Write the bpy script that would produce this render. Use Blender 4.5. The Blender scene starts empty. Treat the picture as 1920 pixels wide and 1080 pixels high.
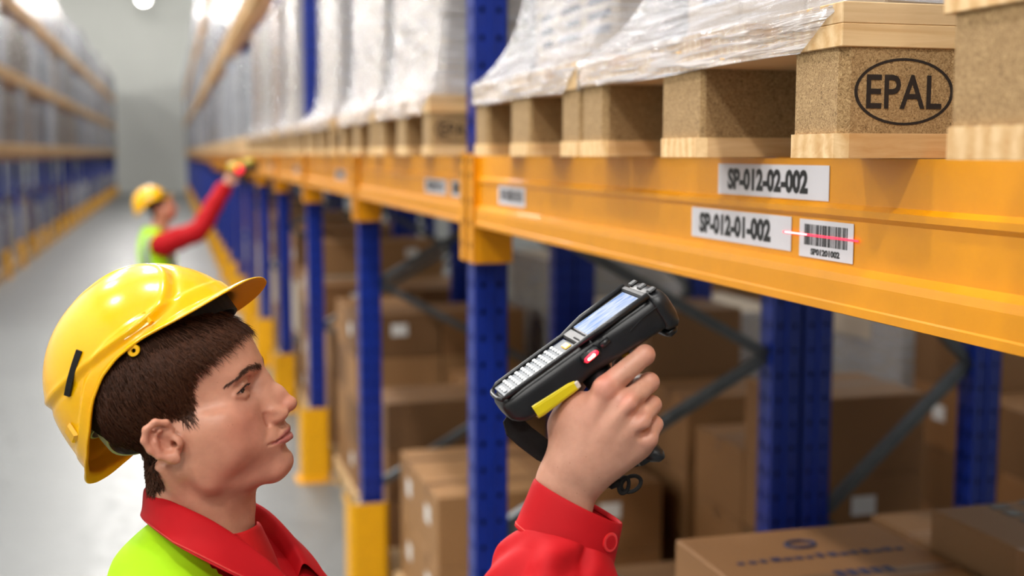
import bpy, bmesh, math, random
import numpy as np
from mathutils import Vector, Matrix, Euler

# ------------------------------------------------------------------ camera, world, exposure
scene = bpy.context.scene
COL = scene.collection
F_PX, CAM_H = 2300.0, 2.05
PITCH = math.atan(252 / F_PX)
YAW = math.atan(640 / F_PX * math.cos(PITCH))
cam_d = bpy.data.cameras.new('camera')
cam = bpy.data.objects.new('camera', cam_d)
COL.objects.link(cam)
cam.location = (0, 0, CAM_H)
cam.rotation_euler = (math.pi / 2 - PITCH, 0, -YAW)
cam_d.sensor_width = 36
cam_d.lens = F_PX / 1920 * 36
cam_d.clip_start = 0.05
cam_d.clip_end = 300
cam_d.dof.use_dof = True
cam_d.dof.focus_distance = 1.36
cam_d.dof.aperture_fstop = 2.9
cam_d.dof.aperture_blades = 0
scene.camera = cam

world = bpy.data.worlds.new('world')
scene.world = world
world.use_nodes = True
bg = world.node_tree.nodes['Background']
bg.inputs[0].default_value = (0.93, 0.96, 1.0, 1)
bg.inputs[1].default_value = 0.08

vs = scene.view_settings
vs.view_transform = 'Standard'
vs.look = 'None'
vs.exposure = 0.1
vs.gamma = 1.0
vs.use_curve_mapping = False
scene.cycles.use_denoising = True
scene.cycles.max_bounces = 6
scene.cycles.use_adaptive_sampling = True
scene.cycles.adaptive_threshold = 0.04
scene.cycles.diffuse_bounces = 3
scene.cycles.glossy_bounces = 3
scene.cycles.transparent_max_bounces = 12
scene.cycles.sample_clamp_indirect = 6.0
scene.cycles.caustics_reflective = False
scene.cycles.caustics_refractive = False
LAMP_POWER = 300.0
random.seed(7)
rng = np.random.default_rng(7)

# ------------------------------------------------------------------ materials
def srgb(r, g, b):
    c = []
    for v in (r, g, b):
        v /= 255
        c.append(v / 12.92 if v <= 0.04045 else ((v + 0.055) / 1.055) ** 2.4)
    return (*c, 1)

class NT:
    def __init__(self, name):
        self.m = bpy.data.materials.new(name)
        self.m.use_nodes = True
        self.t = self.m.node_tree
        self.b = self.t.nodes['Principled BSDF']
        self.out = self.t.nodes['Material Output']
    def n(self, typ, **kw):
        nd = self.t.nodes.new(typ)
        for k, v in kw.items():
            setattr(nd, k, v)
        return nd
    def l(self, a, b): self.t.links.new(a, b)
    def set(self, **kw):
        for k, v in kw.items():
            self.b.inputs[k.replace('_', ' ')].default_value = v
    def coord(self, kind='Object', scale=(1, 1, 1)):
        tc = self.n('ShaderNodeTexCoord')
        mp = self.n('ShaderNodeMapping')
        mp.inputs['Scale'].default_value = scale
        self.l(tc.outputs[kind], mp.inputs[0])
        return mp.outputs[0]
    def noise(self, vec, scale, detail=4, rough=.55, dist=0):
        nd = self.n('ShaderNodeTexNoise')
        nd.inputs['Scale'].default_value = scale
        nd.inputs['Detail'].default_value = detail
        nd.inputs['Roughness'].default_value = rough
        nd.inputs['Distortion'].default_value = dist
        if vec is not None: self.l(vec, nd.inputs['Vector'])
        return nd.outputs[0]
    def ramp(self, fac, stops):
        r = self.n('ShaderNodeValToRGB')
        e = r.color_ramp.elements
        e[0].position, e[0].color = stops[0]
        e[1].position, e[1].color = stops[-1]
        for p, c in stops[1:-1]:
            x = e.new(p); x.color = c
        self.l(fac, r.inputs[0])
        return r.outputs[0]
    def bump(self, h, strength=.3, dist=.001):
        bp = self.n('ShaderNodeBump')
        bp.inputs['Strength'].default_value = strength
        bp.inputs['Distance'].default_value = dist
        self.l(h, bp.inputs['Height'])
        self.l(bp.outputs[0], self.b.inputs['Normal'])
    def mixc(self, fac, a, b, blend='MIX'):
        mx = self.n('ShaderNodeMix', data_type='RGBA', blend_type=blend)
        for sock, v in ((mx.inputs[0], fac), (mx.inputs[6], a), (mx.inputs[7], b)):
            if hasattr(v, 'is_linked'): self.l(v, sock)
            else: sock.default_value = v
        return mx.outputs[2]

def mat_plain(name, col, rough=.5, metal=0, spec=.5, var=.08, scale=30, bump=0, coat=0):
    t = NT(name)
    v = t.coord()
    nz = t.noise(v, scale)
    lo = tuple(c * (1 - var) for c in col[:3]) + (1,)
    hi = tuple(min(1, c * (1 + var)) for c in col[:3]) + (1,)
    t.l(t.ramp(nz, [(.3, lo), (.7, hi)]), t.b.inputs['Base Color'])
    t.set(Roughness=rough, Metallic=metal)
    t.b.inputs['Specular IOR Level'].default_value = spec
    t.b.inputs['Coat Weight'].default_value = coat
    if bump: t.bump(nz, bump, .001)
    return t.m

def mat_emit(name, col, strength):
    t = NT(name)
    t.set(Roughness=.4)
    t.b.inputs['Base Color'].default_value = col
    t.b.inputs['Emission Color'].default_value = col
    t.b.inputs['Emission Strength'].default_value = strength
    return t.m

M = {}
def build_materials():
    # painted steel
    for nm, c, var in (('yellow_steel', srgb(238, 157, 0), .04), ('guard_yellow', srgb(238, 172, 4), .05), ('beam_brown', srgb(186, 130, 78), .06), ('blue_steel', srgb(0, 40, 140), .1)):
        t = NT(nm)
        v = t.coord()
        nz = t.noise(v, 14, 5)
        big = t.noise(v, 60, 8, .75)
        lo = tuple(x * (1 - var * 2) for x in c[:3]) + (1,)
        base = t.ramp(nz, [(.3, lo), (.7, c)])
        scr = t.ramp(big, [(.70, (0, 0, 0, 1)), (.78, (1, 1, 1, 1))])
        t.l(t.mixc(scr, base, tuple(x * .6 for x in c[:3]) + (1,)), t.b.inputs['Base Color'])
        t.set(Roughness=.38)
        t.bump(t.noise(v, 180, 3), .08, .0006)
        M[nm] = t.m
    M['zinc'] = mat_plain('zinc_brace', srgb(84, 90, 94), .5, .4, var=.15)
    M['bolt'] = mat_plain('bolt_zinc', srgb(205, 205, 205), .3, .9)
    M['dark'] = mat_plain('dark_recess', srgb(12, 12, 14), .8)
    # concrete floor
    t = NT('floor_concrete')
    v = t.coord('Object')
    n1 = t.noise(v, .6, 6, .6)
    n2 = t.noise(v, 9, 6, .6)
    c = t.mixc(.35, t.ramp(n1, [(.3, srgb(102, 105, 106)), (.7, srgb(118, 121, 121))]), t.ramp(n2, [(.3, srgb(98, 101, 102)), (.7, srgb(122, 125, 125))]))
    t.l(c, t.b.inputs['Base Color'])
    t.l(t.ramp(n2, [(.2, (.32,) * 3 + (1,)), (.8, (.5,) * 3 + (1,))]), t.b.inputs['Roughness'])
    M['floor'] = t.m
    M['wall'] = mat_plain('wall_panel', srgb(216, 218, 213), .7, var=.03, scale=.4)
    M['ceiling'] = mat_plain('ceiling_sheet', srgb(176, 178, 180), .8, var=.04, scale=1)
    M['truss'] = mat_plain('truss_grey', srgb(150, 152, 156), .6)
    # wood
    def wood(nm, a, b, grain=(2.2, 30, 30), bump=.25):
        t = NT(nm)
        v = t.coord('Object', grain)
        oi = t.n('ShaderNodeObjectInfo')
        ad = t.n('ShaderNodeVectorMath', operation='ADD')
        sc = t.n('ShaderNodeVectorMath', operation='SCALE')
        cb = t.n('ShaderNodeCombineXYZ')
        t.l(oi.outputs['Random'], cb.inputs[0]); t.l(oi.outputs['Random'], cb.inputs[1]); t.l(oi.outputs['Random'], cb.inputs[2])
        t.l(cb.outputs[0], sc.inputs[0]); sc.inputs[3].default_value = 57
        t.l(v, ad.inputs[0]); t.l(sc.outputs[0], ad.inputs[1])
        n1 = t.noise(ad.outputs[0], 2.2, 5, .6, 1.2)
        w = t.n('ShaderNodeTexWave', wave_type='BANDS', bands_direction='Y')
        w.inputs['Scale'].default_value = .45; w.inputs['Distortion'].default_value = 6; w.inputs['Detail'].default_value = 3
        t.l(ad.outputs[0], w.inputs['Vector'])
        g = t.mixc(.28, n1, w.outputs[0])
        col = t.ramp(g, [(.25, a), (.75, b)])
        hv = t.n('ShaderNodeHueSaturation')
        mr = t.n('ShaderNodeMapRange')
        mr.inputs[3].default_value = .86; mr.inputs[4].default_value = 1.1
        t.l(oi.outputs['Random'], mr.inputs[0]); t.l(mr.outputs[0], hv.inputs['Value'])
        t.l(col, hv.inputs['Color'])
        t.l(hv.outputs[0], t.b.inputs['Base Color'])
        t.set(Roughness=.75)
        t.bump(g, bump, .001)
        M[nm] = t.m
    wood('wood_board', srgb(205, 158, 100), srgb(238, 205, 155))
    wood('wood_deck', srgb(196, 155, 105), srgb(228, 196, 150), (2.2, 30, 30))
    # chipboard block
    t = NT('wood_block')
    v = t.coord('Object', (1, 1, 1))
    n1 = t.noise(v, 190, 5, .65, 2.5)
    vo = t.n('ShaderNodeTexVoronoi'); vo.inputs['Scale'].default_value = 120
    t.l(v, vo.inputs['Vector'])
    c = t.ramp(n1, [(.28, srgb(80, 58, 32)), (.45, srgb(152, 119, 76)), (.7, srgb(200, 168, 120))])
    t.l(c, t.b.inputs['Base Color']); t.set(Roughness=.85)
    t.bump(n1, .6, .002)
    M['wood_block'] = t.m
    M['brand'] = mat_plain('burnt_mark', srgb(34, 22, 14), .9, var=.3, scale=200)
    # cardboard
    for nm, c in (('card_a', (140, 98, 57)), ('card_b', (118, 83, 48)), ('card_c', (158, 116, 73)), ('card_pale', (190, 174, 154))):
        t = NT('cardboard_' + nm)
        v = t.coord()
        nz = t.noise(v, 5, 5); fl = t.noise(t.coord('Object', (1, 1, 40)), 12, 2)
        base = t.ramp(t.mixc(.3, nz, fl), [(.3, tuple(x * .9 for x in srgb(*c)[:3]) + (1,)), (.7, srgb(*c))])
        t.l(base, t.b.inputs['Base Color']); t.set(Roughness=.7)
        t.bump(fl, .08, .001)
        M[nm] = t.m
    M['tape'] = mat_plain('brown_tape', srgb(118, 82, 48), .5)
    M['sticker'] = mat_plain('paper_sticker', srgb(228, 228, 226), .5, var=.02)
    M['ink'] = mat_plain('black_ink', srgb(20, 20, 24), .5)
    M['ink_blue'] = mat_plain('blue_ink', srgb(28, 32, 70), .6)
    M['label'] = mat_plain('label_paper', srgb(226, 224, 232), .42, var=.015)
    # stretch film
    for nm, tint, alpha, sc_ in (('film', (.8, .81, .83, 1), .42, (1.3, 1.3, 24)), ('film_dense', (.56, .57, .62, 1), .45, (1.3, 1.3, 22))):
        t = NT('stretch_' + nm)
        v = t.coord('Object', sc_)
        n1 = t.noise(v, 4.0, 5, .6, .6)
        t.l(t.ramp(n1, [(.25, tuple(x * .86 for x in tint[:3]) + (1,)), (.75, tint)]), t.b.inputs['Base Color'])
        t.set(Roughness=.13)
        t.b.inputs['Specular IOR Level'].default_value = .8
        if alpha < 1:
            a = t.ramp(n1, [(.3, (alpha - .22,) * 3 + (1,)), (.72, (min(1, alpha + .3),) * 3 + (1,))])
            t.l(a, t.b.inputs['Alpha'])
        t.bump(n1, 1.0, .009)
        M[nm] = t.m
    for i, c in enumerate(((168, 171, 179), (140, 142, 150), (128, 117, 110), (182, 184, 190), (98, 104, 126), (136, 110, 88))):
        t = NT(f'goods_{i}')
        oi = t.n('ShaderNodeObjectInfo')
        v = t.coord('Object', (9, 9, 1.4))
        n1 = t.noise(v, 1.2, 4, .6, .6)
        c0 = srgb(*c)
        t.l(t.ramp(n1, [(.25, tuple(x * .72 for x in c0[:3]) + (1,)), (.6, c0), (.8, (.58, .59, .63, 1))]), t.b.inputs['Base Color'])
        t.set(Roughness=.16)
        t.bump(t.noise(t.coord('Object', (5, 5, 14)), 3, 4, .6, 1), .7, .02)
        M[f'goods_{i}'] = t.m
    # people and gear
    M['red_cloth'] = None
    for nm, c, fr in (('red_cloth', (184, 7, 20), .7), ('red_tee', (196, 24, 26), .85), ('vest', (176, 232, 14), .7), ('trouser', (44, 48, 60), .85)):
        t = NT(nm)
        v = t.coord()
        weave = t.noise(t.coord('Object', (1, 1, 1)), 900, 2, .5)
        fold = t.noise(v, 22, 3, .5, .5)
        c0 = srgb(*c)
        t.l(t.ramp(fold, [(.3, tuple(x * .93 for x in c0[:3]) + (1,)), (.7, c0)]), t.b.inputs['Base Color'])
        t.set(Roughness=fr)
        t.b.inputs['Specular IOR Level'].default_value = .25
        t.bump(weave, .12, .0004)
        M[nm] = t.m
    M['stitch'] = mat_plain('red_stitch', srgb(214, 70, 62), .8)
    M['reflective'] = mat_plain('reflective_strip', srgb(158, 160, 172), .35, .3, var=.05, scale=400)
    M['button'] = mat_plain('red_button', srgb(222, 40, 44), .25)
    t = NT('helmet_yellow')
    v = t.coord()
    t.l(t.ramp(t.noise(v, 9, 5), [(.3, srgb(251, 182, 0)), (.7, srgb(254, 192, 0))]), t.b.inputs['Base Color'])
    t.set(Roughness=.2)
    t.b.inputs['Specular IOR Level'].default_value = .4
    t.b.inputs['Coat Weight'].default_value = .12
    t.b.inputs['Coat Roughness'].default_value = .05
    t.b.inputs['Subsurface Weight'].default_value = .15
    t.b.inputs['Subsurface Radius'].default_value = (1, .6, .1)
    t.b.inputs['Subsurface Scale'].default_value = .004
    t.bump(t.noise(v, 140, 3), .03, .001)
    M['helmet'] = t.m
    M['helmet_inner'] = mat_plain('helmet_inner', srgb(255, 168, 10), .7, spec=.08, var=.03)
    M['harness'] = mat_plain('harness_grey', srgb(165, 165, 160), .5)
    M['harness_pale'] = mat_plain('harness_pale', srgb(216, 212, 198), .5)
    M['black_foam'] = mat_plain('black_foam', srgb(16, 14, 15), .8)
    M['black_rubber'] = mat_plain('black_rubber', srgb(25, 26, 29), .4, var=.2, scale=60, bump=.1)
    M['dark_plastic'] = mat_plain('dark_plastic', srgb(20, 21, 24), .35, var=.2)
    M['keypad'] = mat_plain('keypad_grey', srgb(92, 98, 106), .5)
    M['key'] = mat_plain('key_white', srgb(222, 224, 226), .35)
    M['key_orange'] = mat_plain('key_orange', srgb(244, 186, 70), .35)
    M['yellow_plastic'] = mat_plain('yellow_plastic', srgb(226, 206, 24), .35)
    M['amber_plastic'] = mat_plain('amber_plastic', srgb(206, 150, 30), .4)
    M['strap'] = mat_plain('black_strap', srgb(12, 12, 13), .85, var=.3, scale=300, bump=.3)
    M['lamp_white'] = mat_emit('lamp_glow', (1, .97, .92, 1), 14)
    M['lamp_white'].cycles.emission_sampling = 'NONE'
    M['red_glow'] = mat_emit('red_glow', (1, .02, .05, 1), 1.6)
    M['red_core'] = mat_emit('red_core', (1, .5, .3, 1), 4)
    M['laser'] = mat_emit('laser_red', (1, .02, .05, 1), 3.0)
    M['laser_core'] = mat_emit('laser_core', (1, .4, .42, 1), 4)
    t = NT('screen')
    v = t.coord('Object')
    n1 = t.noise(t.coord('Object', (18, 60, 1)), 2, 2)
    c = t.ramp(n1, [(.35, srgb(120, 165, 235)), (.55, srgb(196, 214, 244)), (.75, srgb(232, 240, 252))])
    t.l(c, t.b.inputs['Emission Color']); t.b.inputs['Emission Strength'].default_value = .8
    t.b.inputs['Base Color'].default_value = (.02, .02, .03, 1)
    t.set(Roughness=.1)
    M['screen'] = t.m
build_materials()

# ------------------------------------------------------------------ helpers
def tag(o, label=None, cat=None, group=None, kind=None):
    if label: o['label'] = label
    if cat: o['category'] = cat
    if group: o['group'] = group
    if kind: o['kind'] = kind
    return o

def link(name, me, parent=None, loc=None, rot=None):
    o = bpy.data.objects.new(name, me)
    COL.objects.link(o)
    if parent is not None: o.parent = parent
    if loc is not None: o.location = loc
    if rot is not None: o.rotation_euler = rot
    return o

def empty(name, loc=(0, 0, 0), rot=(0, 0, 0)):
    o = link(name, None, None, loc, rot)
    o.empty_display_size = .05
    return o

def mesh(name, v, f, mat, smooth=False):
    me = bpy.data.meshes.new(name)
    me.from_pydata([tuple(map(float, p)) for p in v], [], [tuple(int(i) for i in q) for q in f])
    if mat: me.materials.append(mat if not isinstance(mat, str) else M[mat])
    if smooth: me.polygons.foreach_set('use_smooth', [True] * len(me.polygons))
    me.update()
    return me

class MB:
    """collects boxes, bars and tubes for ONE part"""
    def __init__(self): self.v, self.f = [], []
    def add(self, v, f):
        n = len(self.v); self.v += [tuple(map(float, p)) for p in v]; self.f += [tuple(i + n for i in q) for q in f]; return self
    def box(self, lo, hi, bev=0):
        x0, y0, z0 = lo; x1, y1, z1 = hi
        if not bev:
            return self.add([(x0, y0, z0), (x1, y0, z0), (x1, y1, z0), (x0, y1, z0), (x0, y0, z1), (x1, y0, z1), (x1, y1, z1), (x0, y1, z1)],
                            [(0, 3, 2, 1), (4, 5, 6, 7), (0, 1, 5, 4), (1, 2, 6, 5), (2, 3, 7, 6), (3, 0, 4, 7)])
        bm = bmesh.new()
        bmesh.ops.create_cube(bm, size=1)
        for vv in bm.verts:
            vv.co = Vector(((x0 + x1) / 2 + vv.co.x * (x1 - x0), (y0 + y1) / 2 + vv.co.y * (y1 - y0), (z0 + z1) / 2 + vv.co.z * (z1 - z0)))
        bmesh.ops.bevel(bm, geom=bm.edges[:], offset=bev, segments=1, affect='EDGES', profile=.5)
        bm.verts.index_update()
        r = self.add([v.co[:] for v in bm.verts], [[v.index for v in f.verts] for f in bm.faces])
        bm.free(); return r
    def bar(self, a, b, w, h=None, up=(0, 0, 1)):
        a, b = Vector(a), Vector(b); d = (b - a).normalized(); up = Vector(up)
        s = d.cross(up)
        if s.length < 1e-4: s = d.cross(Vector((1, 0, 0)))
        s.normalize(); u = s.cross(d); h = h or w
        v = []
        for p in (a, b):
            for i, j in ((-1, -1), (1, -1), (1, 1), (-1, 1)):
                v.append(p + s * (i * w / 2) + u * (j * h / 2))
        return self.add(v, [(0, 3, 2, 1), (4, 5, 6, 7), (0, 1, 5, 4), (1, 2, 6, 5), (2, 3, 7, 6), (3, 0, 4, 7)])
    def tube(self, pts, r, n=10, cap=True, closed=False):
        pts = [Vector(p) for p in pts]; m = len(pts)
        rr = r if isinstance(r, (list, tuple)) else [r] * m
        v, f = [], []
        up = None
        for i, p in enumerate(pts):
            if closed: d = pts[(i + 1) % m] - pts[i - 1]
            else: d = pts[min(i + 1, m - 1)] - pts[max(i - 1, 0)]
            d.normalize()
            if up is None:
                up = Vector((0, 0, 1)) if abs(d.z) < .9 else Vector((1, 0, 0))
            s = d.cross(up).normalized(); up = s.cross(d).normalized()
            for k in range(n):
                a = 2 * math.pi * k / n
                v.append(p + (s * math.cos(a) + up * math.sin(a)) * rr[i])
        for i in range(m if closed else m - 1):
            for k in range(n):
                a, b = i * n + k, i * n + (k + 1) % n
                c, d2 = ((i + 1) % m) * n + (k + 1) % n, ((i + 1) % m) * n + k
                f.append((a, b, c, d2))
        if cap and not closed:
            f.append(tuple(range(n))[::-1]); f.append(tuple((m - 1) * n + k for k in range(n)))
        return self.add(v, f)
    def prism(self, poly, z0, z1, axis='z'):
        n = len(poly); v = []
        for z in (z0, z1):
            for (a, b) in poly:
                v.append((a, b, z) if axis == 'z' else (a, z, b) if axis == 'y' else (z, a, b))
        f = [tuple(range(n))[::-1], tuple(range(n, 2 * n))] + [(i, (i + 1) % n, n + (i + 1) % n, n + i) for i in range(n)]
        return self.add(v, f)
    def disc(self, c, nrm, r, n=16, h=.001):
        c = Vector(c); nrm = Vector(nrm).normalized()
        return self.tube([c, c + nrm * h], r, n)
    def me(self, name, mat, smooth=False):
        m_ = mesh(name, self.v, self.f, mat, smooth)
        bm = bmesh.new(); bm.from_mesh(m_)
        bmesh.ops.recalc_face_normals(bm, faces=bm.faces[:])
        bm.to_mesh(m_); bm.free()
        return m_
    def build(self, name, mat, parent=None, smooth=False, loc=None, rot=None):
        return link(name, self.me(name, mat, smooth), parent, loc, rot)

def copy_tree(o, parent=None, **kw):
    c = o.copy(); COL.objects.link(c)
    if parent is not None: c.parent = parent
    for ch in list(o.children): copy_tree(ch, c)
    return c

def text_mesh(s, size, mat, depth=.0004, sx=1, bold=0, fit=None):
    """lettering as a thin mesh centred on the origin in the xy plane"""
    cu = bpy.data.curves.new('lettering', 'FONT')
    cu.body = s; cu.size = size; cu.align_x = 'CENTER'; cu.align_y = 'CENTER'
    cu.extrude = depth / 2; cu.offset = bold; cu.resolution_u = 3
    o = bpy.data.objects.new('lettering', cu); COL.objects.link(o)
    dg = bpy.context.evaluated_depsgraph_get()
    me = bpy.data.meshes.new_from_object(o.evaluated_get(dg))
    bpy.data.objects.remove(o); bpy.data.curves.remove(cu)
    me.materials.clear(); me.materials.append(M[mat])
    n = len(me.vertices); co = np.empty(n * 3); me.vertices.foreach_get('co', co); co = co.reshape(-1, 3)
    co[:, 0] = (co[:, 0] - (co[:, 0].min() + co[:, 0].max()) / 2) * sx
    co[:, 1] -= (co[:, 1].min() + co[:, 1].max()) / 2
    if fit: co[:, 0] *= fit[0] / np.ptp(co[:, 0]); co[:, 1] *= fit[1] / np.ptp(co[:, 1])
    me.vertices.foreach_set('co', co.ravel()); me.update()
    return me
# ------------------------------------------------------------------ the hall
FAR = 67.0
XF = 0.80                    # front plane of the rack on the right
XL = -2.68                   # front plane of the rack on the left
BT = 2.044                   # top of the first beam level
L2R = 3.36
LEV_L = (2.044, 3.30, 4.62)
CEIL = 10.6
def struct(o, label, cat): return tag(o, label, cat, kind='structure')
struct(MB().box((-9, -12, -.2), (9.6, FAR + .3, 0)).build('floor', 'floor'), 'smooth pale grey concrete floor of the aisle', 'floor')
struct(MB().box((-9, FAR, 0), (9.6, FAR + .3, CEIL)).build('wall_far', 'wall'), 'pale grey wall closing the far end of the aisle', 'wall')
struct(MB().box((-9.3, -12, 0), (-9, FAR + .3, CEIL)).build('wall_left', 'wall'), 'pale wall behind the rack on the left', 'wall')
struct(MB().box((9.3, -12, 0), (9.6, FAR, CEIL)).build('wall_right', 'wall'), 'pale wall behind the rack on the right', 'wall')
struct(MB().box((-9.3, -12, CEIL), (9.6, FAR + .3, CEIL + .2)).build('ceiling', 'ceiling'), 'grey sheet metal roof high above the aisle', 'ceiling')
for i, y in enumerate(np.arange(1.0, FAR - 3, 6.0)):
    t = MB().box((-9, y - .1, CEIL - .75), (9.3, y + .1, CEIL - .6)).box((-9, y - .08, CEIL - .15), (9.3, y + .08, CEIL))
    for x in np.arange(-9, 9, 1.2):
        t.bar((x, y, CEIL - .65), (x + .6, y, CEIL - .1), .06); t.bar((x + .6, y, CEIL - .1), (x + 1.2, y, CEIL - .65), .06)
    struct(t.build(f'trim_{i+1}', 'truss'), 'grey roof truss under the ceiling', 'truss')

ORD = ('first second third fourth fifth sixth seventh eighth ninth tenth eleventh twelfth thirteenth fourteenth fifteenth sixteenth seventeenth eighteenth nineteenth twentieth '
       'twenty-first twenty-second twenty-third twenty-fourth twenty-fifth twenty-sixth twenty-seventh twenty-eighth twenty-ninth thirtieth').split()
def LO(k): return ORD[k] if k >= 0 else ORD[-k - 1]
def LV(k, short=False): return ('on the' if short else 'in view') if k >= 0 else ('out of picture' if short else 'out of the picture')
# high-bay lamps over the aisle: housing, reflector, glowing diffuser and its light
def make_lamp():
    root = empty('high_bay_lamp')
    prof = [(.05, .34), (.10, .33), (.12, .22), (.16, .18), (.27, .02), (.275, 0)]
    n = 24; v = []; f = []
    for r, z in prof:
        for k in range(n):
            a = 2 * math.pi * k / n; v.append((r * math.cos(a), r * math.sin(a), z))
    for i in range(len(prof) - 1):
        for k in range(n):
            f.append((i * n + k, i * n + (k + 1) % n, (i + 1) * n + (k + 1) % n, (i + 1) * n + k))
    f.append(tuple(range(n)))
    link('reflector', mesh('reflector', v, f, 'truss', True), root)
    link('diffuser', mesh('diffuser', [(.255 * math.cos(t) * math.cos(a), .255 * math.cos(t) * math.sin(a), .004 - .2 * math.sin(t)) for t in np.linspace(0, 1.5, 7) for a in np.linspace(0, 2 * math.pi, 24, endpoint=False)], [(i * 24 + k, i * 24 + (k + 1) % 24, i * 24 + 24 + (k + 1) % 24, i * 24 + 24 + k) for i in range(6) for k in range(24)] + [tuple(6 * 24 + k for k in range(24))], 'lamp_white', True), root)
    MB().tube([(0, 0, .34), (0, 0, 1.84)], .008, 6).build('suspension_rod', 'truss', root)
    return root
lamp0 = make_lamp()
lamp_ys = [57 - 6 * k for k in range(12)]
for xrow in (-.95, -4.3, 7.0, -7.0):  # rows off the aisle are added out of view to brighten beams and far wall
    for i, y in enumerate(lamp_ys):
        if abs(xrow) == 7 and y < 56 or xrow == -4.3 and y > 28: continue
        L = lamp0 if (xrow == -.95 and i == 0) else copy_tree(lamp0)
        L.location = (xrow, y, CEIL - 1.85)
        if xrow == -.95 and i == 0:
            tag(L, 'bright white ceiling lamp hanging at the far end of the aisle', 'lamp', 'high-bay lamps')
        else:
            tag(L, f'round high-bay ceiling lamp, {ORD[i]} from the far end, {({-.95: "over the aisle", -4.3: "added unseen over the left rack", 7.0: "added unseen over the right side", -7.0: "added unseen over the left side"})[xrow]}', 'lamp', 'high-bay lamps')
        ld = bpy.data.lights.new('lamp_light', 'POINT')
        ld.shadow_soft_size = .24
        ld.energy = LAMP_POWER
        ld.color = (1, .965, .92)
        lo = bpy.data.objects.new('lamp_light', ld); COL.objects.link(lo)
        lo.parent = L; lo.location = (0, 0, -.47)

# ------------------------------------------------------------------ pallet racking
POST_TOP = 5.75
def post_mesh(height, flip=1):
    """perforated C-section: web facing -Y with two hole columns, flange facing the aisle with slots; origin at its aisle corner"""
    m = MB()
    D, W = .095, .085
    pitch = .075; n = int(height / pitch)
    def cell(o, u, v, w, h, cx, cy, rx, ry, k=8):
        o, u, v = Vector(o), Vector(u), Vector(v)
        corners = [(w, h / 2), (w, h), (w / 2, h), (0, h), (0, h / 2), (0, 0), (w / 2, 0), (w, 0)]
        ring = [(cx + rx * math.cos(a), cy + ry * math.sin(a)) for a in [math.pi / 4 * i for i in range(8)]]
        pts = [o + u * a + v * b for a, b in corners] + [o + u * a + v * b for a, b in ring]
        m.add(pts, [(i, (i + 1) % 8, 8 + (i + 1) % 8, 8 + i) for i in range(8)])
    for i in range(n):
        z = i * pitch
        for c in (0, 1):
            cell((c * D / 2, 0, z), (1, 0, 0), (0, 0, 1), D / 2, pitch, D / 4, pitch / 2, .007, .0085)
        cell((0, W, z), (0, -1, 0), (0, 0, 1), W / 2, pitch, W / 4, pitch / 2, .007, .016)
        cell((0, W / 2, z), (0, -1, 0), (0, 0, 1), W / 2, pitch, W / 4, pitch / 2, .007, .016)
    # bent rib, back face and returns
    m.box((D - .003, 0, 0), (D, W, n * pitch)).box((0.004, W - .003, 0), (D, W, n * pitch))
    m.box((D * .46, -.006, 0), (D * .56, .0, n * pitch))
    return m.me('post', 'blue_steel')
post_me = post_mesh(POST_TOP)
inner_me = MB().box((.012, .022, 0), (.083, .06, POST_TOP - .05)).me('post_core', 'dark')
plate_me = MB().box((-.003, -.03, 0), (.098, .115, .008)).me('base_plate', 'blue_steel')

def make_frame(x0, x1, y, front_nodes, label, group, flipped=False, name='rack_frame', blue=True):
    root = empty(name, (0, y, 0))
    for xx in (x0, x1):
        p = link('post', post_me, root, (xx, 0, .0))
        link('post_core', inner_me, p)
        link('base_plate', plate_me, root, (xx, 0, 0))
    a, b = x0 + .088, x1 + .006
    pitch = .93
    zs = []
    z = front_nodes
    while z < POST_TOP - .6: z += pitch
    while z > .55:
        for zz in (z - pitch / 2, ):
            MB().bar((a, .045, z), (b, .045, zz), .035, .03).build('brace', 'zinc', root)
            if zz - pitch / 2 > .1: MB().bar((b, .045, zz), (a, .045, z - pitch), .035, .03).build('brace', 'zinc', root)
        z -= pitch
    tag(root, label, 'rack frame', group)
    return root

YS = [3.28 + 2.17 * k for k in range(30)]
frA = frB = None
make_frame(XF, 1.715, -.13, 1.88, 'blue rack frame standing just out of view at the camera end of the right rack', 'right rack frames')
for k, y in enumerate(YS):
    lab = f'{ORD[k]} blue rack frame down the right side of the aisle, counted from the camera'
    if k < 2:
        fr = make_frame(XF, 1.715, y, (1.91, 1.47)[k], lab, 'right rack frames')
        if k == 0: frA = fr
        else: frB = fr
    else:
        fr = copy_tree((frA, frB)[k % 2]); fr.location.y = y; fr['label'] = lab
# second row standing back to back with it
fb = None
for k, y in enumerate([YS[0] + .0, YS[1], YS[2], YS[3], YS[4], YS[5]]):
    lab = f'blue frame of the back row, behind the {ORD[k]} right-hand rack frame'
    if fb is None:
        fb = fr = make_frame(1.82, 2.42, y, 1.86, lab, 'back row rack frames')
    else:
        fr = copy_tree(fb); fr.location.y = y; fr['label'] = lab
# left rack: only far away parts are in view
for k in range(-2, 22):
    y = 19.6 + 2.17 * k
    fr = copy_tree(frB); fr.location = (0, y, 0)
    for ch in fr.children:
        if ch.name.startswith('brace'):
            bpy.data.objects.remove(ch)
        else:
            ch.location.x = (XL - .095) if ch.location.x < 1.2 else XL - 1.0
    fr['label'] = f'{LO(k)} blue rack frame {LV(k)} along the left side of the aisle'
    fr['group'] = 'left rack frames'

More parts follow.
